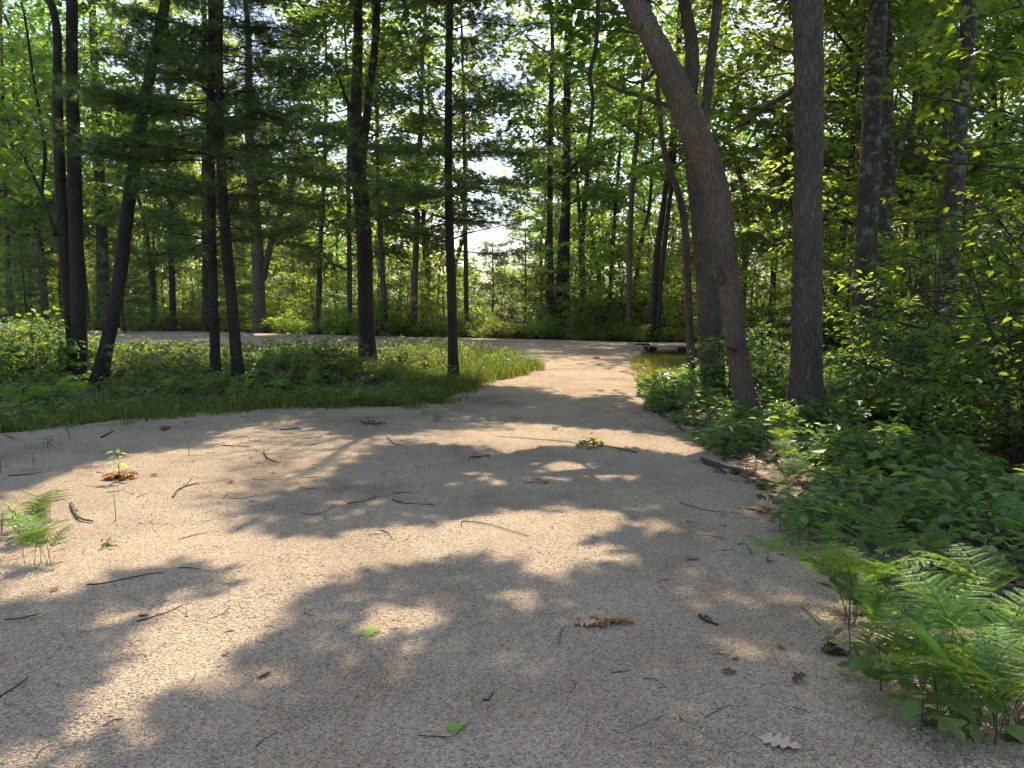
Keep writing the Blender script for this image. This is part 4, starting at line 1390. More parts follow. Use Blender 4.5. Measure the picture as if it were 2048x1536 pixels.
rng = np.random.default_rng(131)
g = G()
rb = px_poly([(1285, 790), (1300, 835), (1400, 900), (1470, 960), (1520, 1020), (1590, 1120), (1650, 1230), (1740, 1400), (1900, 1500), (2120, 1540), (2400, 1300), (2500, 1000), (2300, 820), (1800, 770), (1440, 760), (1390, 770)])
x, y = sample_poly(rng, rb, 9000, -9, -.04)
m = fbm(x * .9 + 3, y * .9 + 8, 3)
k = rng.random(len(x)) < np.clip((m - .38) * 6, .05, 1)
k &= ~((y < 7.2) & (y > 5.2) & (x < 2.6) & (rng.random(len(x)) < .75))
k &= (y > 6.5) | (rng.random(len(x)) < .55)
x, y = x[k], y[k]
big = y < 6.5
low_plants(rng, x[big], y[big], .05, .26, 6, .075, LEAF, g)
lowz = ~big & (x < .34 * y) & (y < 12)
low_plants(rng, x[lowz], y[lowz], .05, .19, 6, .08, LEAF, g)
big = big | lowz
low_plants(rng, x[~big], y[~big], .08, .36, 7, .085, LEAF, g)
mx_ = rng.random(len(x)) < .16
mx_ &= y > 4.6
low_plants(rng, x[mx_], y[mx_], .12, .40, 5, .105, BROAD, g)
mx_ = rng.random(len(x)) < .12
low_plants(rng, x[mx_], y[mx_], .15, .45, 8, .10, NARROW, g)
tag(link('undergrowth', g.mesh('undergrowth', M['low'])), 'low leafy ground cover spreading along the right side of the drive', None, None, 'stuff')
g = G()
x, y = sample_poly(rng, px_poly([(-300, 800), (0, 790), (480, 782), (760, 765), (840, 740), (830, 700), (450, 695), (-300, 692)]), 1700, -9, -.2)
k = y < 18.5
low_plants(rng, x[k], y[k], .08, .28, 7, .085, LEAF, g)
low_plants(rng, x[~k], y[~k], .03, .10, 7, .085, LEAF, g)
tag(link('undergrowth', g.mesh('undergrowth', M['bushleaf'])), 'low leafy growth filling the thicket floor behind the grass strip', None, None, 'stuff')
g = G()
x, y = sample_poly(rng, px_poly([(-300, 655), (170, 658), (750, 670), (1250, 682), (1400, 684), (2400, 686), (2400, 615), (-300, 615)]), 6000, -60, -.25)
low_plants(rng, x, y, .12, .55, 7, .16, KITE, g)
x = rng.uniform(-75, 75, 7000); y = rng.uniform(42, 100, 7000)
low_plants(rng, x, y, .3, 1.6, 7, .42, KITE, g)
tag(link('undergrowth', g.mesh('undergrowth', M['bushleaf'])), 'leafy undergrowth spreading through the wood beyond the road', None, None, 'stuff')
g = G()
x, y = sample_poly(rng, px_poly([(-300, 815), (0, 800), (400, 790), (640, 780), (870, 780), (880, 812), (640, 824), (400, 836), (0, 880), (-300, 905)]), 700, -4, -.05)
low_plants(rng, x, y, .06, .28, 7, .07, LEAF, g)
x, y = sample_poly(rng, tip_, 260, -6, -.05)
low_plants(rng, x, y, .15, .45, 7, .07, LEAF, g)
x, y = sample_poly(rng, px_poly([(560, 800), (880, 790), (895, 812), (800, 824), (640, 826)]), 420, -4, .05)
low_plants(rng, x, y, .05, .2, 7, .05, LEAF, g)
tag(link('weeds', g.mesh('weeds', M['low'])), 'small broad-leaved weeds growing through the grass strip', None, None, 'stuff')


# ------------------------------------------------------------------ ferns
def frond_mesh(seed, stalk, blade, wide, arch, npin=8):
    r = np.random.default_rng(seed)
    g = G()
    t = np.linspace(0, 1, 12)
    # rachis: rises, then arches over towards +x
    ang = 1.45 - arch * np.clip((t - .25) / .75, 0, 1) ** 1.1
    L = stalk + blade
    st = L / 11
    p = np.cumsum(np.column_stack([np.cos(ang), r.normal(0, .04, 12), np.sin(ang)]) * st, 0) - [st * math.cos(1.45), 0, st]
    g.add(*tube(p, np.linspace(.0035, .0008, 12), 4, cap=False), rnd=.2)
    tang = norm(np.gradient(p, axis=0))
    t0 = stalk / L
    POS, AX, NR, SZ, RN = [], [], [], [], []
    for k in range(npin):
        u = (k + .3) / npin
        tt = t0 + (1 - t0) * u
        c = np.array([np.interp(tt, t, p[:, i]) for i in range(3)])
        tg_ = norm(np.array([np.interp(tt, t, tang[:, i]) for i in range(3)]))
        lat = np.array([0, 1.0, 0])
        nrm = norm(np.cross(lat, -tg_))
        if nrm[2] < 0:
            nrm = -nrm
        pl = wide * (1 - u) ** .85 * (1 if k else .85) + .012
        for sgn in (-1, 1):
            d = norm(lat * sgn * .88 + tg_ * .45 + nrm * r.normal(-.05, .08) - Z * .10)
            m = max(4, int(pl / .0125))
            v = (np.arange(m) + .4) / m
            sag = np.outer(v ** 2, Z) * -.10 * pl
            cc = c + d * (v * pl)[:, None] + sag
            w = norm(np.cross(nrm, d))
            ln = min(.26 * pl + .005, .46 * blade / npin) * (1 - v) ** .6 + .004
            for s2 in (-1, 1):
                POS.append(cc); AX.append(w * s2 * .9 + d * .5 + r.normal(0, .05, cc.shape) - nrm * .12)
                NR.append(np.repeat(nrm[None], m, 0) + r.normal(0, .12, cc.shape)); SZ.append(ln)
                RN.append(np.clip(.5 + r.normal(0, .22, m) + .25 * u, 0, 1))
            # midrib of the pinna
            e = c + d * pl - Z * .10 * pl
            q = w * .0008
            g.add(np.array([c - q, c + q, e]), [np.array([[0, 1, 2]])], .3)
    scatter(g, T_kite(.42, .05), np.concatenate(POS), np.concatenate(AX), np.concatenate(NR), np.concatenate(SZ), np.concatenate(RN))
    return g.mesh('frond', M['fern'])


FR = [frond_mesh(601, .22, .40, .27, 1.2), frond_mesh(602, .28, .36, .25, 1.45), frond_mesh(603, .18, .30, .21, 1.1), frond_mesh(604, .30, .42, .30, 1.55)]


def fern(px, py, n, s, label, group='bracken ferns beside the drive', az0=0.0, spread=6.283, rs=0):
    r = np.random.default_rng(int(px * 3 + py + rs))
    p = gp(px, py)
    o = empty('fern', (p[0], p[1], gz(p) - .005), label, 'fern', group)
    for k in range(n):
        a = az0 + spread * (k + r.random() * .6) / n
        link('frond', FR[int(r.integers(0, 4))], o, (r.normal(0, .03), r.normal(0, .03), 0), (r.normal(0, .12), r.normal(0, .12), a), (s * r.uniform(.75, 1.1),) * 3)
    return o


FERNS = [
    (1690, 1262, 5, .88, 'large fern at the gravel edge, its fronds lit by a sun fleck'),
    (1755, 1215, 4, .68, 'fern directly behind the large sunlit one at the gravel edge'),
    (1880, 1455, 5, .85, 'large bright fern in the lower right corner, next to the gravel'),
    (1955, 1400, 5, .85, 'tall fern behind the corner fern, near the right edge'),
    (2025, 1462, 4, .85, 'fern cut off by the right edge at the bottom'),
    (1800, 1385, 4, .7, 'fern half hidden behind the broad three-lobed seedling leaves'),
    (2010, 1300, 5, .9, 'feathery fern at the right edge above the corner fern'),
    (1800, 1440, 3, .45, 'small fern spilling onto the gravel beside the corner fern'),
    (1965, 1478, 4, .7, 'dense low fern right in the bottom right corner'),
    (1905, 1345, 4, .75, 'fern in the heart of the lower right patch'),
    (1745, 1300, 4, .6, 'fern between the sunlit fern and the oval-leaved seedling'),
    (1900, 1260, 4, .7, 'fern in the shade midway between the large fern and the right edge'),
    (1527, 1140, 3, .5, 'small upright fern standing alone on the gravel edge'),
    (1660, 1130, 3, .5, 'pale fern left of the big sunlit fern, farther up the edge'),
    (75, 1140, 6, .58, 'bleached yellow-green fern growing out of the gravel at the far left'),
    (56, 1090, 5, .55, 'second bleached fern just behind the one at the far left'),
    (95, 1060, 4, .5, 'thin sunlit fern behind the two bleached ones'),
]
for f in FERNS:
    fern(*f)
rng = np.random.default_rng(140)
for i, (px, py) in enumerate([(425, 798), (470, 808), (340, 802), (250, 812), (160, 820), (90, 818), (40, 830), (610, 790), (560, 800), (390, 805), (20, 812), (120, 806)]):
    fern(px + rng.normal(0, 6), py, 4, rng.uniform(.75, 1.0), 'small fern at the back of the grass strip, %s' % ['before the paired pines', 'right of the paired pines', 'left of the paired pines', 'right of the slim leaning trunk', 'before the twin-stemmed oak', 'left of the twin-stemmed oak', 'near the left edge, in front', 'between the pines and the forked oak', 'just right of the curved pine stem', 'close beside the straighter pine', 'near the left edge, behind', 'behind the left of the twin oak'][i], 'ferns in the grass strip')
fr_spots = scatter_region(26, [(1540, 960), (1640, 1090), (1760, 1160), (2050, 1230), (2250, 1100), (2150, 960), (1800, 900), (1560, 900)], None, .45)
for i, (x, y) in enumerate(sorted(fr_spots, key=lambda q: q[1])):
    o = empty('fern', (x, y, gz((x, y)) - .005), 'fern among the low plants right of the drive', 'fern', 'ferns in the right-hand ground cover', rng.random() * 6, rng.uniform(.5, .8))
    for k in range(4):
        link('frond', FR[int(rng.integers(0, 4))], o, (0, 0, 0), (rng.normal(0, .12), rng.normal(0, .12), k * 1.57 + rng.random()), (rng.uniform(.7, 1),) * 3)

# ------------------------------------------------------------------ shrubs and saplings at the right edge, close by
def near_shrub(name, px, py, Y, h, R, tiers, nleaf, lsize, tmpl, mat, label, seed, hb=.12, slen=.45, cat='shrub', cutpx=1500, nst=1):
    r = np.random.default_rng(seed)
    x = (px - CX) / F * Y
    z0 = float(H(np.array([x]), np.array([Y]))[0])
    o = empty(name, (x, Y, z0), label, cat, 'leafy growth at the right edge')
    lg = G()
    for s in range(nst):
        g = G(); tips = []
        a = r.random() * 6.28
        lean = r.uniform(.05, .35) if nst > 1 else .06
        top = np.array([math.sin(a) * lean * h, math.cos(a) * lean * h, h * r.uniform(.75, 1)])
        pts = np.array([[math.sin(a) * .06, math.cos(a) * .06, -.1], top * [.4, .4, .5], top])
        rad = np.array([.010 + .005 * h, .008 + .003 * h, .004])
        g.add(*tube(pts, rad, 8, 14))
        pp = catmull(pts, 8)
        grow_limbs(r, g, tips, pp, np.linspace(rad[0], .004, 8), np.linspace(h * hb, top[2] * .97, tiers), lambda q: R * (1.05 - .5 * q / h), (-.05, .45), 5, 4, .0, secL=.5, sprays=3)
        link('stem', g.mesh('stem', M['twig'], False), o)
        C, U = tips_arrays(tips)
        pos, ax, nr, sz = spray(r, C, U, nleaf, slen, lsize, .38)
        wp = pos + [x, Y, z0]
        qx, qy, _ = proj(wp)
        k = (qx > cutpx) & carve(r, wp + [0, 0, 0], .03) | (r.random(len(pos)) < .25) & (qx > cutpx)
        rn = np.clip(np.repeat(r.random(len(C)), nleaf) * .6 + .4 * r.random(len(pos)), 0, 1)
        scatter(lg, tmpl, pos[k], ax[k], nr[k], sz[k], rn[k])
    link('foliage', lg.mesh('foliage', M[mat]), o)
    return o


near_shrub('maple_sapling', 2075, 900, 7.6, 6.2, 1.7, 16, 8, .125, LOBED, 'maple', 'bright maple sapling leaning in from the right edge at the top', 701, .45, .5, 'sapling', 1840)
near_shrub('maple_sapling', 2085, 800, 10.6, 5.4, 1.5, 14, 8, .12, LOBED, 'oak', 'maple sapling right of the shaggy trunk, its leaves at mid height', 702, .25, .5, 'sapling', 1975)
near_shrub('woodland_shrub', 2030, 905, 8.3, 2.5, 1.25, 9, 9, .085, LEAF, 'oak', 'large dark shrub of layered leaves at the right, before the shaggy trunk', 703, .15, .42, 'shrub', 1885, 4)
near_shrub('woodland_shrub', 2070, 960, 7.0, 2.2, 1.2, 8, 9, .085, LEAF, 'oak', 'dark shrub cut by the right edge, in front of the larger one', 704, .12, .42, 'shrub', 1860, 4)
near_shrub('woodland_shrub', 1815, 850, 10.4, 1.15, .9, 7, 9, .08, LEAF, 'low', 'rounded shrub between the lichen-patched oak and the large dark shrub', 705, .12, .4, 'shrub', 1650, 4)
near_shrub('woodland_shrub', 1775, 812, 12.4, 1.1, .8, 7, 9, .085, LEAF, 'maple', 'pale sunlit shrub at the foot of the mottled trunk', 706, .12, .4, 'shrub', 1640, 3)
near_shrub('woodland_shrub', 1545, 790, 12.2, 1.1, .8, 6, 8, .08, LEAF, 'low', 'small shrub between the leaning oak and the thick straight oak', 707, .12, .35, 'shrub', 1460, 3)
near_shrub('woodland_shrub', 1465, 800, 12.0, .9, .7, 6, 8, .075, LEAF, 'low', 'small shrub covering the foot of the three-stemmed clump', 708, .12, .35, 'shrub', 1380, 3)


# ------------------------------------------------------------------ broad-leaved seedlings beside the gravel
def T_three(w=.42):
    """broad leaf with three blunt lobes"""
    h = [(0, 0), (.18, .10), (.36, .36), (.62, .95), (.74, .92), (.72, .55), (.66, .30), (.86, .34), (.98, .16), (1.02, 0)]
    L = [(x, y * w, abs(y) * .12 - .16 * x * x) for x, y in h]
    R = [(x, -y * w, abs(y) * .12 - .16 * x * x) for x, y in h[1:-1]]
    n = len(h)
    return np.array(L + R), [np.array([[0] + list(range(n - 1, 0, -1))]), np.array([[0] + list(range(n, n + n - 2)) + [n - 1]])]


def T_oval(w=.30, n=6, curl=.16):
    t = np.linspace(0, 1, n + 1)
    h = [(a, math.sin(math.pi * a ** .85) ** .8 if 0 < a < 1 else 0) for a in t]
    L = [(x, y * w, y * .07 - curl * x * x) for x, y in h]
    R = [(x, -y * w, y * .07 - curl * x * x) for x, y in h[1:-1]]
    k = len(h)
    return np.array(L + R), [np.array([[0] + list(range(k - 1, 0, -1))]), np.array([[0] + list(range(k, k + k - 2)) + [k - 1]])]


def one_leaf(tmpl, mat, rnd):
    g = G()
    scatter(g, tmpl, np.zeros((1, 3)), np.array([[1.0, 0, 0]]), np.array([[0, 0, 1.0]]), np.ones(1), np.array([rnd]))
    return g.mesh('leaf', M[mat], False)


BL = [one_leaf(T_three(), 'low', .45), one_leaf(T_oval(), 'low', .6), one_leaf(T_three(.36), 'low', .75), one_leaf(T_oval(.36), 'low', .3)]
BLF = [one_leaf(T_oval(.36), 'fresh', .3), one_leaf(T_oval(.30), 'fresh', .8)]


def seedling(px, py, h, n, lsz, label, leaves=BL, group='broad-leaved seedlings', name='seedling', lean=0.0):
    r = np.random.default_rng(int(px * 7 + py))
    p = gp(px, py)
    o = empty(name, (p[0], p[1], gz(p) - .005), label, 'seedling', group)
    g = G()
    top = np.array([lean + r.normal(0, .02), r.normal(0, .02), h])
    pts = np.array([[0, 0, 0], top * [.4, .4, .55], top])
    g.add(*tube(pts, [.004, .003, .002], 5, 8), rnd=.3)
    q = catmull(pts, 20)
    for k in range(n):
        t = .35 + .65 * k / max(1, n - 1)
        a = k * 2.4 + r.normal(0, .3)
        c = q[int(t * 19)]
        e = c + np.array([math.cos(a), math.sin(a), .25]) * lsz * .35
        g.add(*tube(np.array([c, e]), [.0015, .001], 3, cap=False), rnd=.3)
        s = lsz * r.uniform(.75, 1.15) * (1.1 - .35 * t)
        link('leaf', leaves[int(r.integers(0, len(leaves)))], o, e, (r.normal(0, .25), r.uniform(-.15, .55), a), (s, s, s))
    link('stem', g.mesh('stem', M['twig']), o)
    return o


SEED = [
    (1842, 1478, .17, 7, .15, 'seedling with broad three-lobed leaves hanging over the gravel in the lower right'),
    (1762, 1392, .19, 8, .14, 'seedling with large oval leaves left of the corner fern'),
    (1700, 1330, .16, 6, .10, 'small oval-leaved seedling at the foot of the large sunlit fern'),
    (1925, 1480, .15, 6, .13, 'broad-leaved seedling under the corner fern'),
    (1990, 1500, .14, 5, .12, 'broad-leaved seedling at the bottom right corner'),
    (1790, 1290, .18, 6, .10, 'seedling with drooping leaves behind the sunlit fern'),
    (1890, 1330, .2, 7, .11, 'seedling in the middle of the fern patch'),
    (1960, 1180, .22, 7, .11, 'shaded seedling above the fern patch near the right edge'),
    (1850, 1150, .18, 7, .10, 'shaded seedling above the fern patch, farther from the edge'),
    (1740, 1110, .16, 6, .09, 'seedling just above the large sunlit fern'),
    (1985, 1080, .24, 8, .11, 'yellow-green seedling in the ground cover near the right edge'),
    (1880, 985, .26, 8, .12, 'round-leaved seedling in front of the large dark shrub'),
    (1640, 985, .22, 8, .10, 'leafy seedling at the end of the litter strip'),
    (1560, 1075, .18, 8, .07, 'upright pale seedling beside the small lone fern'),
    (1500, 1125, .07, 5, .05, 'tiny seedling on the open gravel left of the small lone fern'),
]
for s in SEED:
    seedling(*s)
for s in [(40, 1085, .20, 9, .075, 'sunlit round-leaved weed at the far left, behind the ferns'), (4, 1075, .16, 6, .085, 'round-leaved weed cut by the left edge'),
          (240, 972, .28, 11, .08, 'leafy green seedling rising from the rust-coloured dead leaves'), (28, 1050, .14, 6, .07, 'low sunlit weed just left of the thin fern')]:
    seedling(*s, leaves=BLF, group='sunlit weeds on the left gravel', name='weed')
for s in [(96, 905, .12, 12, .06, 'dark bushy weed on the gravel near the grass strip'), (140, 890, .2, 6, .05, 'thin leggy weed right of the dark bushy weed'), (68, 933, .07, 8, .045, 'small dark weed below the dark bushy weed'),
          (845, 835, .18, 8, .09, 'bright leafy seedling at the corner of the grass and the drive'), (870, 850, .08, 10, .07, 'low sprawling weed in front of the corner seedling'), (215, 1105, .06, 8, .05, 'tiny sprawling weed right of the left ferns'),
          (2, 950, .14, 8, .05, 'dark weed at the left edge below the grass')]:
    seedling(*s, group='weeds on the gravel', name='weed')


# ------------------------------------------------------------------ sticks and fallen leaves on the gravel
def stick(paths, w, label, tone=.35, name='stick', group='sticks lying on the gravel', raise_=0.0, cat='stick'):
    """paths: pixel polylines; the first is the stick, others are side twigs"""
    r = np.random.default_rng(int(paths[0][0][0] * 5 + paths[0][0][1]))
    b = gp(*paths[0][0]); b[2] = gz(b)
    o = None
    for i, pp in enumerate(paths):
        pts = np.array([gp(*q) for q in pp])
        if len(pts) == 2:
            pts = np.array([pts[0], pts[0] * .6 + pts[1] * .4 + r.normal(0, .008, 3), pts[1]])
        d = np.linalg.norm(pts[0] - CAM)
        rad = w * .60 / F * d / 2 * (1 if i == 0 else .6)
        if len(pts) > 2:
            pts[1:-1] += r.normal(0, .012, (len(pts) - 2, 3)) * [1, 1, 0]
        pts[:, 2] = ground_z(pts[:, 0], pts[:, 1]) + rad * .8 + raise_ + np.abs(r.normal(0, .004, len(pts)))
        g = G()
        n = max(10, int(np.linalg.norm(np.diff(pts, axis=0), axis=1).sum() / .025))
        g.add(*tube(pts - b, np.linspace(rad * 1.15, rad * .55, len(pts)), 7, n, lambda th, s: rad * .5 * (vn(th * 5 + i, s * 40 + paths[0][0][0]) - .5)), rnd=tone)
        me = g.mesh('stick', M['twig'], False)
        if o is None:
            o = tag(link(name, me, None, b), label, cat, group)
        else:
            link('side_twig', me, o)
    return o


STICKS = [
    ([[(143, 1021), (154, 1032), (166, 1048), (187, 1058)], [(154, 1032), (141, 1034)]], 9, 'short thick crooked stick right of the left ferns', .5),
    ([[(346, 1007), (361, 989), (398, 979)], [(361, 992), (385, 968)]], 5.5, 'bent stick below the rust-coloured leaf heap', .45),
    ([[(174, 1184), (215, 1179), (293, 1165), (332, 1161)]], 3.6, 'long thin straight stick along the small left shadow', .05),
    ([[(358, 1153), (372, 1152), (400, 1156)]], 3.4, 'short stick at the right end of the small left shadow', .1),
    ([[(275, 1260), (332, 1243), (369, 1228)]], 4.2, 'dark knobbly stick below the small left shadow', .15),
    ([[(203, 887), (214, 882), (228, 874)]], 5, 'short stick near the grass strip at the left', .15),
    ([[(18, 960), (50, 958), (82, 954)]], 3.2, 'thin straight stick in the shade at the left edge', .1),
    ([[(445, 901), (461, 903), (500, 905)], [(461, 903), (468, 911)]], 3.2, 'forked twig on the sunlit gravel below the grass strip', .2),
    ([[(527, 917), (539, 929), (557, 937)], [(530, 920), (541, 908)]], 4.2, 'short dark stick slanting down right in the sun', .1),
    ([[(559, 869), (580, 867), (603, 866)], [(585, 867), (598, 861)]], 3.4, 'twig in the sunlit patch nearest the grass strip', .25),
    ([[(695, 1023), (722, 1018), (754, 1009)]], 3.2, 'thin stick near the left end of the large shadow', .1),
    ([[(601, 1042), (633, 1045), (668, 1028)]], 2.6, 'curved twig at the left tip of the large shadow', .15),
    ([[(762, 1077), (774, 1086), (782, 1094)], [(787, 1073), (782, 1094)], [(738, 1089), (772, 1085)]], 5, 'pale forked stick below the large shadow', .95),
    ([[(923, 1070), (934, 1062), (966, 1066), (1012, 1079), (1057, 1092)]], 3.4, 'long curved twig in the middle of the drive', .25),
    ([[(784, 1015), (813, 1021), (872, 1025)]], 3.2, 'straight twig inside the large shadow', .05),
    ([[(774, 886), (794, 902), (837, 894)], [(800, 900), (770, 897)]], 3, 'angled twig at the top edge of the large shadow', .2),
    ([[(938, 927), (960, 925), (981, 922)], [(955, 926), (948, 932)], [(970, 924), (980, 930)]], 4.2, 'knot of twigs left of the broken oak branch', .1),
    ([[(1360, 1019), (1415, 1034), (1481, 1038)]], 2.6, 'thin stem lying towards the right edge of the drive', .2),
    ([[(1282, 858), (1295, 862), (1309, 868)]], 4.6, 'pale bark strip at the right edge of the drive', 1.0),
    ([[(1222, 1366), (1240, 1365), (1261, 1363)]], 4, 'short straight stick below the curled leaf heap', .35),
    ([[(1288, 1378), (1308, 1384), (1331, 1397)], [(1331, 1397), (1318, 1401)]], 3.4, 'crooked twig right of the short straight stick', .2),
    ([[(1398, 1252), (1412, 1263), (1436, 1271)], [(1408, 1258), (1424, 1263)]], 9, 'black bark chip right of the curled leaf heap', .0),
    ([[(1601, 1233), (1622, 1252), (1640, 1270)]], 3.2, 'thin twig pointing at the oval-leaved seedling', .2),
    ([[(1430, 1332), (1445, 1333), (1459, 1334)]], 3, 'small twig at the edge of the right sun fleck', .15),
    ([[(1413, 1458), (1440, 1450), (1460, 1437)]], 3, 'dark twig near the bottom of the drive, right of centre', .1),
    ([[(837, 1492), (888, 1492), (917, 1485), (942, 1458)], [(888, 1492), (905, 1500)]], 3.4, 'twig passing under the small green leaf', .1),
    ([[(0, 1414), (30, 1392), (58, 1373)]], 4.6, 'stick at the left edge near the bottom', .15),
    ([[(73, 1535), (92, 1522), (111, 1509)]], 3.6, 'twig in the bottom left corner', .2),
    ([[(513, 1516), (530, 1500), (558, 1487)]], 3.2, 'curved twig at the bottom, left of centre', .15),
    ([[(10, 1262), (48, 1254), (78, 1243)], [(62, 1258), (100, 1243)]], 4, 'dark sticks crossing in the lower left shade', .05),
    ([[(966, 1418), (974, 1412), (988, 1398)]], 6, 'small dark bark chip in the lower shade', .0),
    ([[(10, 880), (22, 884), (30, 889)]], 5, 'short pale stick at the grass edge on the far left', .7),
]
for a, w, lab, tone in STICKS:
    stick(a, w, lab, tone)
# upright dead twig standing in the gravel
p = gp(378, 920); p[2] = gz(p)
g = G(); g.add(*tube(np.array([[0, 0, -.02], [.004, 0, .07], [-.004, .01, .13], [-.01, .01, .2]]), [.004, .0035, .003, .002], 5, 12), rnd=.9)
g.add(*tube(np.array([[.002, 0, .1], [-.03, 0, .16], [-.045, .01, .24]]), [.0025, .002, .0015], 4, 8), rnd=.9)
tag(link('dead_twig', g.mesh('dead_twig', M['twig'], False), None, p), 'pale dead twig standing upright on the left gravel', 'twig')
p = gp(232, 1055); p[2] = gz(p)
g = G(); g.add(*tube(np.array([[0, 0, -.01], [.003, 0, .08], [-.008, .01, .2]]), [.004, .0035, .002], 5, 10), rnd=.7)
tag(link('grass_stalk', g.mesh('grass_stalk', M['fresh'], False), None, p), 'single green stalk standing on the sunlit gravel', 'stalk')


def oak_outline(n_lobes=4, w=.36, seed=0):
    r = np.random.default_rng(seed)
    top = []
    for k in range(n_lobes):
        x0 = .14 + .80 * k / n_lobes; dx = .80 / n_lobes
        yy = w * math.sin(math.pi * (.18 + .72 * (k + .5) / n_lobes)) * r.uniform(.85, 1.15)
        top += [(x0, yy * .32), (x0 + dx * .42, yy * .95), (x0 + dx * .62, yy * 1.05), (x0 + dx * .8, yy * .8)]
    top += [(.96, w * .12)]
    return [(0, .012)] + top + [(1.03, 0)]


def fallen_leaf(px, py, size, rz, label, mat='dead', tone=.6, curl=.1, seed=0, name='fallen_leaf', w=.36, group='single leaves fallen on the gravel', parent=None):
    up = oak_outline(4, w, seed)
    n = len(up)
    V = [(x, y, 0) for x, y in up] + [(x, -y, 0) for x, y in up[1:-1][::-1]]
    V = np.array(V); V[:, 0] -= .5
    mid = np.column_stack([V[:n, 0], np.zeros(n), np.zeros(n)])
    allv = np.vstack([V, mid[1:-1]])
    r = np.random.default_rng(seed + 5)
    allv[:, 2] = curl * (np.abs(allv[:, 1]) * 1.6 + .5 * allv[:, 0] ** 2 + .12 * vn(allv[:, 0] * 4 + seed, allv[:, 1] * 5 + 3))
    m0 = len(V)
    mi = lambda k: 0 if k == 0 else (n - 1 if k == n - 1 else m0 + k - 1)
    lo = lambda k: 0 if k == 0 else (n - 1 if k == n - 1 else len(V) - k)
    q, t = [], []
    for k in range(n - 1):
        for s in (0, 1):
            A, B = (k, k + 1) if s == 0 else (lo(k), lo(k + 1))
            f = [mi(k), mi(k + 1), B, A] if s == 0 else [mi(k), A, B, mi(k + 1)]
            f = list(dict.fromkeys(f))
            (q if len(f) == 4 else t).append(f) if len(f) >= 3 else None
    g = G()
    g.add(allv * size, [np.array(x) for x in (q, t) if x], tone)
    g.add(*tube(np.array([[-.5, 0, .004], [-.62, .02, .01], [-.74, .03, .0]]) * size, [.012 * size, .009 * size, .007 * size], 4), rnd=tone * .6)
    p = gp(px, py); p[2] = gz(p) + .006
    me = g.mesh('fallen_leaf', M[mat], False)
    return tag(link(name, me, None, p, (r.normal(0, .06), r.normal(0, .06), rz)), label, 'leaf', group)


fallen_leaf(740, 1286, .115, 1.5, 'pale green lobed oak leaf lying in a sun fleck', 'fresh', .75, .06, 3, w=.46)
fallen_leaf(911, 1474, .075, .7, 'small fresh green leaf on the shaded gravel at the bottom', 'fresh', .0, .06, 4, w=.44)
fallen_leaf(1556, 1512, .15, -.55, 'tan oak leaf at the bottom, right of centre', 'dead', 1.0, .10, 5)
fallen_leaf(1384, 1136, .095, .1, 'dull olive leaf in the shade on the right of the drive', 'dead', .6, .25, 6)
fallen_leaf(1333, 1176, .06, .9, 'small orange leaf on the right side of the drive', 'rust', .75, .25, 7)
fallen_leaf(1110, 868, .10, .2, 'brown leaf on the sunlit band above the broken branch', 'dead', .35, .4, 8)
fallen_leaf(110, 1195, .05, 1.0, 'tiny rust-red leaf below the left ferns', 'rust', .2, .4, 9)
fallen_leaf(462, 978, .07, .4, 'brown leaf at the left end of the faint shadow', 'dead', .4, .4, 10)
fallen_leaf(1192, 722, .22, .4, 'dark leaf clump far up the drive', 'dead', .05, .5, 11)


def leaf_heap(name, px, py, wx, wy, n, lsz, mat, label, seed, tones=(.2, .9), curl=(.5, 1.3), group='heaps of dead leaves'):
    """separate curled oak leaves piled on each other"""
    r = np.random.default_rng(seed)
    p = gp(px, py); p[2] = gz(p)
    o = empty(name, p, label, 'leaves', group)
    for k in range(n):
        up = oak_outline(4, r.uniform(.26, .4), seed * 50 + k)
        m = len(up)
        V = np.array([(x, y, 0) for x, y in up] + [(x, -y, 0) for x, y in up[1:-1][::-1]])
        V[:, 0] -= .5
        c = r.uniform(*curl)
        a = V[:, 1] * c * 4.5
        rr = 1 / (c * 4.5)
        V = np.column_stack([V[:, 0] * (1 - .1 * c), np.sin(a) * rr, (1 - np.cos(a)) * rr + .22 * c * (V[:, 0] + r.uniform(-.3, .3)) ** 2])
        nn = len(V)
        # strips across the midrib so that the curl is real
        q = [[k2, k2 + 1, (nn - k2 - 1) % nn, (nn - k2) % nn] for k2 in range(0, m - 1)]
        q = [list(dict.fromkeys(f)) for f in q]
        g = G()
        g.add(V * lsz * r.uniform(.7, 1.2), [np.array([f for f in q if len(f) == 4]), np.array([f for f in q if len(f) == 3])], r.uniform(*tones))
        u = r.normal(0, .42, 2)
        link('leaf', g.mesh('leaf', M[mat], False), o, (u[0] * wx, u[1] * wy, .012 + .03 * r.random() * (1 - min(1, abs(u[0])))), (r.choice([0, math.pi * .9]) + r.normal(0, .35), r.normal(0, .25), r.uniform(-.7, .7) + r.choice([0, math.pi])))
    return o


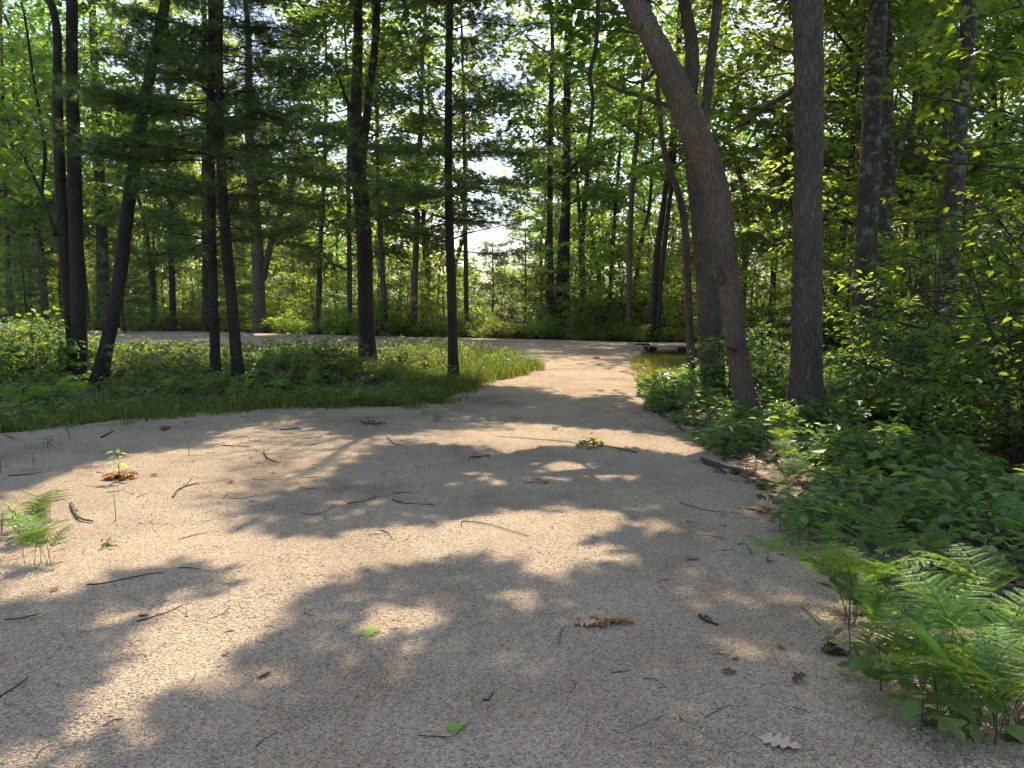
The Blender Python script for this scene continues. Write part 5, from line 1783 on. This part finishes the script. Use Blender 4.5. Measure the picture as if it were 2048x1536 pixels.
leaf_heap('leaf_heap', 1184, 1266, .19, .045, 19, .13, 'tan_leaf', 'heap of curled tan oak leaves in the lower middle of the drive', 31, (.85, 1.0), (.15, .45))
leaf_heap('leaf_heap', 244, 966, .19, .11, 36, .10, 'rust', 'heap of rust-orange dead leaves round the green seedling', 32, (.1, 1.0), (.3, 1.0))
leaf_heap('leaf_heap', 334, 871, .10, .05, 8, .09, 'rust', 'small red-brown leaf cluster near the grass strip', 33, (.0, .4))
leaf_heap('leaf_heap', 1085, 979, .13, .05, 7, .08, 'tan_leaf', 'thin scatter of tan leaves within the large shadow', 34, (.5, 1.0), (.2, .6))
leaf_heap('leaf_heap', 742, 857, .3, .08, 16, .09, 'rust', 'dark reddish leaf scatter below the middle of the grass strip', 35, (.0, .25), (.3, .9))
leaf_heap('leaf_heap', 1520, 1028, .16, .10, 12, .13, 'tan_leaf', 'tan oak leaves on the edge beside the pale seedling', 36, (.6, 1.0), (.2, .7))
leaf_heap('leaf_heap', 1470, 952, .20, .12, 16, .13, 'dead', 'brown leaves drifted against the rotten branch', 37, (.2, .9), (.2, .9))
leaf_heap('leaf_heap', 1590, 968, .25, .12, 12, .13, 'tan_leaf', 'tan leaves at the far end of the litter strip', 38, (.4, 1.0), (.2, .9))
leaf_heap('leaf_heap', 1665, 1322, .07, .04, 8, .09, 'dead', 'dark leaves tucked under the oval-leaved seedling', 39, (.0, .4), (.2, .9))
stick([[(1402, 932), (1440, 944), (1490, 957), (1548, 972)], [(1470, 950), (1512, 950)]], 11, 'rotten dark branch half buried in the litter at the right edge', .2, 'rotten_branch', None, .01, 'branch')
stick([[(1408, 934), (1430, 945), (1452, 957)]], 11, 'crumbled bark pieces beside the rotten branch', .1, 'bark_strip', None, 0, 'bark')

# broken leafy oak branch
o = stick([[(1274, 916), (1240, 909), (1200, 903), (1180, 901)], [(1205, 904), (1165, 896)], [(1205, 904), (1172, 908)]], 4.6, 'broken oak branch with yellowing leaves lying on the sunlit drive', .2, 'broken_branch', None, .004, 'branch')
r = np.random.default_rng(44)
yl = [one_leaf(LOBED, 'grass', .85), one_leaf(LOBED, 'grass', .6), one_leaf(LOBED, 'grass', .95)]
b0 = gp(1274, 916); b0[2] = gz(b0)
for k in range(34):
    q = gp(r.uniform(1153, 1203), r.uniform(896, 908)); q[2] = gz(q) + r.uniform(.01, .07)
    s = r.uniform(.06, .10)
    link('leaf', yl[k % 3], o, q - b0, (r.normal(0, .6), r.normal(0, .5), r.random() * 6.28), (s, s, s))

# hanging dead branch over the drive
pth = np.array([at(1198, -60, 9.6), at(1196, 10, 9.6), at(1192, 90, 9.6), at(1180, 150, 9.6), at(1186, 200, 9.6), at(1181, 255, 9.6), at(1173, 297, 9.6)])
g = G(); g.add(*tube(pth - pth[0], [wpx(w, 9.6) for w in (9, 9, 8.5, 8, 7, 6, 4)], 8, 40, bark_disp(.003, 7, 1.7)), rnd=.2)
tag(link('hanging_branch', g.mesh('hanging_branch', M['bark_dark'], False), None, pth[0]), 'dead branch hanging straight down from the canopy over the drive', 'branch')
pth = np.array([at(1275, 292, 19), at(1170, 296, 19), at(1110, 292, 19), at(1050, 284, 19), at(985, 288, 19), at(930, 280, 18)])

# ------------------------------------------------------------------ loose litter and pebbles (uncountable)
rng = np.random.default_rng(150)
g = G()
n = 900
x = rng.uniform(-7, 3.5, n); y = 2.5 + 13 * rng.random(n) ** 1.2
k = (gravel_sd(x, y) > -.1) & (rng.random(n) < np.clip(1.6 * (fbm(x * .8, y * .8, 2) - .5) * 3 + .5 * (x < -1) * (y > 7), .04, 1))
x, y = x[k], y[k]
for xx, yy in zip(x, y):
    L = rng.uniform(.03, .2); a = rng.random() * 6.28
    d = np.array([math.cos(a), math.sin(a), 0]) * L / 2
    c = np.array([xx, yy, 0]); mpt = c + np.array([-d[1], d[0], 0]) * rng.normal(0, .3)
    pts = np.array([c - d, mpt, c + d]); pts[:, 2] = ground_z(pts[:, 0], pts[:, 1]) + .004
    rr = rng.uniform(.0012, .003)
    g.add(*tube(pts, [rr, rr, rr * .5], 4, cap=False), rnd=rng.random() * .7)
tag(link('twig_litter', g.mesh('twig_litter', M['twig'])), 'fine broken twigs strewn over the gravel', None, None, 'stuff')
g = G()
n = 1500
x = rng.uniform(-8, 4, n); y = 2.6 + 17 * rng.random(n) ** 1.3
s = gravel_sd(x, y)
k = (s > -.9) & (rng.random(n) < np.clip(.035 + .8 * np.exp(-np.abs(s) / .3) * (fbm(x * 1.4, y * 1.4 + 50, 2) > .45), 0, 1))
x, y = x[k], y[k]
c = np.column_stack([x, y, ground_z(x, y) + .006])
a = rng.random(len(x)) * 6.28
scatter(g, LOBED, c, np.column_stack([np.cos(a), np.sin(a), rng.normal(0, .2, len(x))]), Z + rng.normal(0, .3, c.shape), rng.uniform(.03, .085, len(x)), rng.random(len(x)) ** 1.3 * .8)
# litter under the plants on the right
x, y = sample_poly(rng, rb, 5200, -9, -.02)
c = np.column_stack([x, y, H(x, y) + .012])
a = rng.random(len(x)) * 6.28
scatter(g, LOBED, c, np.column_stack([np.cos(a), np.sin(a), rng.normal(0, .25, len(x))]), Z + rng.normal(0, .35, c.shape), rng.uniform(.06, .14, len(x)), rng.random(len(x)))
tag(link('leaf_litter', g.mesh('leaf_litter', M['dead'])), 'dry brown leaf litter along the edges of the drive', None, None, 'stuff')

# pebbles
ico = np.array([(0, 0, 1), (.89, 0, .45), (.28, .85, .45), (-.72, .53, .45), (-.72, -.53, .45), (.28, -.85, .45), (.72, .53, -.45), (-.28, .85, -.45), (-.89, 0, -.45), (-.28, -.85, -.45), (.72, -.53, -.45)])
icf = np.array([(0, 1, 2), (0, 2, 3), (0, 3, 4), (0, 4, 5), (0, 5, 1), (1, 6, 2), (2, 7, 3), (3, 8, 4), (4, 9, 5), (5, 10, 1), (2, 6, 7), (3, 7, 8), (4, 8, 9), (5, 9, 10), (1, 10, 6)])
n = 75000
y = 1.9 + 6.5 * rng.random(n) ** 1.9
x = (rng.random(n) * 2 - 1) * (.72 * y + .2)
k = (gravel_sd(x, y) > .0) & (rng.random(n) < np.clip((fbm(x * .9 + 2, y * .9 + 30, 3) - .3) * 4, .05, 1))
x, y = x[k], y[k]
big = rng.random(len(x)) < .02 + .08 * (y < 3.6) * (fbm(x * 1.5 + 8, y * 1.5 + 2, 2) > .5) + .05 * (fbm(x * 1.2 + 20, y * 1.2 + 5, 2) > .6)
s = np.where(big, rng.uniform(.005, .0105, len(x)), rng.uniform(.0025, .0065, len(x)))
k = (s > .0022 * y * .45)
x, y, s, big = x[k], y[k], s[k], big[k]
c = np.column_stack([x, y, ground_z(x, y) + s * .15])
a = rng.random(len(x)) * 6.28
P = ico[None] * (np.array([1.2, .9, .62]) * rng.uniform(.75, 1.25, (len(x), 3)))[:, None, :] + rng.normal(0, .09, (len(x), 11, 3))
R = np.stack([np.stack([np.cos(a), -np.sin(a)], -1), np.stack([np.sin(a), np.cos(a)], -1)], 1)
P[..., :2] = np.einsum('nij,nkj->nki', R, P[..., :2])
P = P * s[:, None, None] + c[:, None]
f = (np.arange(len(x)) * 11)[:, None, None] + icf[None]
g = G(); g.add(P.reshape(-1, 3), [f.reshape(-1, 3)], np.repeat(np.clip(rng.beta(2.2, 2.2, len(x)) * np.where(big, .85, 1), 0, 1), len(icf)))
tag(link('gravel', g.mesh('gravel', M['pebble'], False)), 'loose small stones covering the near part of the drive', None, None, 'stuff')

# ------------------------------------------------------------------ orange sign and the low bench
def flat_mat(name, col, rough=.6):
    m, nt, b, out = newmat(name)
    tc = nd(nt, 'ShaderNodeTexCoord')
    n = nd(nt, 'ShaderNodeTexNoise', Scale=14.0, Detail=5.0)
    nt.links.new(tc.outputs['Object'], n.inputs[0])
    r_ = ramp(nt, [(.3, tuple(c * .72 for c in col)), (.7, tuple(min(1, c * 1.15) for c in col))], n.outputs[0])
    nt.links.new(r_.outputs[0], b.inputs['Base Color'])
    b.inputs['Roughness'].default_value = rough
    return m


def box(g, c, d, rz=0.0, rnd=.5, tilt=0.0):
    v = np.array([(x, y, z) for x in (-.5, .5) for y in (-.5, .5) for z in (-.5, .5)]) * d
    ct, st = math.cos(tilt), math.sin(tilt)
    v = np.column_stack([v[:, 0] * ct + v[:, 2] * st, v[:, 1], -v[:, 0] * st + v[:, 2] * ct])
    cz, sz = math.cos(rz), math.sin(rz)
    v = np.column_stack([v[:, 0] * cz - v[:, 1] * sz, v[:, 0] * sz + v[:, 1] * cz, v[:, 2]]) + c
    g.add(v, [np.array([(0, 1, 3, 2), (4, 6, 7, 5), (0, 4, 5, 1), (2, 3, 7, 6), (0, 2, 6, 4), (1, 5, 7, 3)])], rnd)


M['orange'] = flat_mat('orange_sign_paint', (.62, .105, .022), .5)
M['orange_ink'] = flat_mat('faded_sign_ink', (.34, .06, .02), .6)
M['plank'] = rnd_mat('weathered_plank', [(0, (.13, .09, .075)), (.5, (.26, .175, .145)), (1, (.36, .27, .23))], .85, bump=.3, bscale=30)
M['dark_wood_shade'] = rnd_mat('dark_support_shade', [(0, (.025, .024, .026)), (1, (.07, .066, .066))], .8, bump=.2)
path, rad, Y = SIGN_AT
p = at(828, 597, Y)
rr = np.interp(p[2], path[:, 2], rad)
g = G(); box(g, np.zeros(3), np.array([.185, .008, .17]))
sg = tag(link('orange_sign', g.mesh('sign_plate', M['orange']), None, p - [0, rr + .015, 0]), 'small orange sign nailed to a trunk beyond the road', 'sign')
for k, (w_, z_) in enumerate([(.15, .045), (.13, .008), (.15, -.03)]):
    g = G(); box(g, np.zeros(3), np.array([w_, .003, .011]))
    link('print_line', g.mesh('print_line', M['orange_ink']), sg, (0, -.0056, z_))

bp = gp(1300, 712)
bz = gz(bp)
o = empty('low_platform', (bp[0], bp[1], bz), 'low weathered plank platform on dark supports at the right end of the drive', 'platform', None, -.10)
for k in range(9):
    g = G(); box(g, np.zeros(3), np.array([1.95, .135, .035]), 0, [.75, .5, .9, .6, .8, .45, .95, .7, .55][k])
    link('plank', g.mesh('plank', M['plank']), o, (.80 + .02 * math.sin(k * 3), -.10 + .15 * k, .272 + .002 * (k % 2)))
for sx in (.02, 1.35):
    for tl in (-.5, .5):
        g = G(); box(g, np.zeros(3), np.array([.09, 1.0, .28]), 0, .3, tl)
        link('support', g.mesh('support', M['dark_wood_shade']), o, (sx + tl * .12, .42, .115))
g = G(); box(g, np.zeros(3), np.array([.36, .42, .04]), 0, .5)
link('end_plate', g.mesh('end_plate', M['dark_wood_shade']), o, (-.20, .05, .318))
g = G(); box(g, np.zeros(3), np.array([1.0, .05, .14]), 0, .1)
link('front_shade', g.mesh('front_shade', M['dark_wood_shade']), o, (1.2, -.14, .18))  # dark strip painted in as the shadow under the right front planks

# ------------------------------------------------------------------ haze
HAZE = 0.0003
hm = bpy.data.materials.new('haze_air')
hm.use_nodes = True
hn = hm.node_tree
hn.nodes.remove(hn.nodes['Principled BSDF'])
pv = hn.nodes.new('ShaderNodeVolumePrincipled')
pv.inputs['Color'].default_value = (.86, .93, 1.0, 1)
pv.inputs['Density'].default_value = HAZE
pv.inputs['Anisotropy'].default_value = .35
hn.links.new(pv.outputs[0], hn.nodes['Material Output'].inputs['Volume'])
g = G()
box(g, np.array([0, 330, 12.0]), np.array([880, 800, 26.0]))
hz = tag(link('haze', g.mesh('haze', hm)), 'faint pale haze hanging between the far trees', None, None, 'stuff')

# ------------------------------------------------------------------ labels that single out the repeats
LAND = [(150, 'twin-stemmed oak'), (225, 'slim leaning trunk'), (455, 'paired pines'), (730, 'forked oak'), (905, 'lone pine'), (1118, 'dark trio'), (1258, 'reddish trunk'),
        (1425, 'three-stemmed clump'), (1490, 'leaning oak'), (1615, 'thick straight oak'), (1730, 'lichen-patched oak'), (1895, 'shaggy trunk')]
NOUN = {'thicket bushes left of the twin oak': 'thicket bush', 'thicket bushes before the road': 'thicket bush', 'bushes on the far verge': 'far-verge bush',
        'bushes under the right-hand trees': 'woodland bush', 'saplings under the right-hand trees': 'shaded sapling', 'saplings behind the right-hand trees': 'farther sapling',
        'far saplings, left': 'bright sapling', 'far saplings, right': 'bright sapling', 'far slender trees, left half': 'far slender tree', 'far slender trees, right half': 'far slender tree',
        'far understory trees, left': 'far understory tree', 'far understory trees, right': 'far understory tree', 'ferns in the right-hand ground cover': 'ground-cover fern'}
ORD = ['nearest'] + [w + ' nearest' for w in 'second third fourth fifth sixth seventh eighth ninth tenth eleventh twelfth thirteenth fourteenth fifteenth sixteenth seventeenth eighteenth nineteenth twentieth twenty-first twenty-second twenty-third twenty-fourth twenty-fifth twenty-sixth'.split()]
bins = {}
for o in list(SC.objects):
    if o.parent is None and o.get('group') in NOUN:
        px = CX + o.location.x / o.location.y * F
        k = sum(1 for q in LAND if px > q[0])
        bins.setdefault((NOUN[o['group']], k), []).append((o.location.y, o))
for (noun, k), lst in bins.items():
    lst.sort(key=lambda q: q[0])
    where = 'left of the ' + LAND[0][1] if k == 0 else 'right of the ' + LAND[-1][1] if k == len(LAND) else 'between the %s and the %s' % (LAND[k - 1][1], LAND[k][1])
    n = len(lst)
    for i, (_, o) in enumerate(lst):
        if i < (n + 1) // 2 and i < 26:
            o['label'] = '%s %s, %s' % (ORD[i], noun, where)
        elif n - 1 - i < 26:
            o['label'] = '%s %s, %s' % (ORD[n - 1 - i].replace('nearest', 'farthest'), noun, where)
        else:
            o['label'] = '%s in the middle of those %s' % (noun, where)
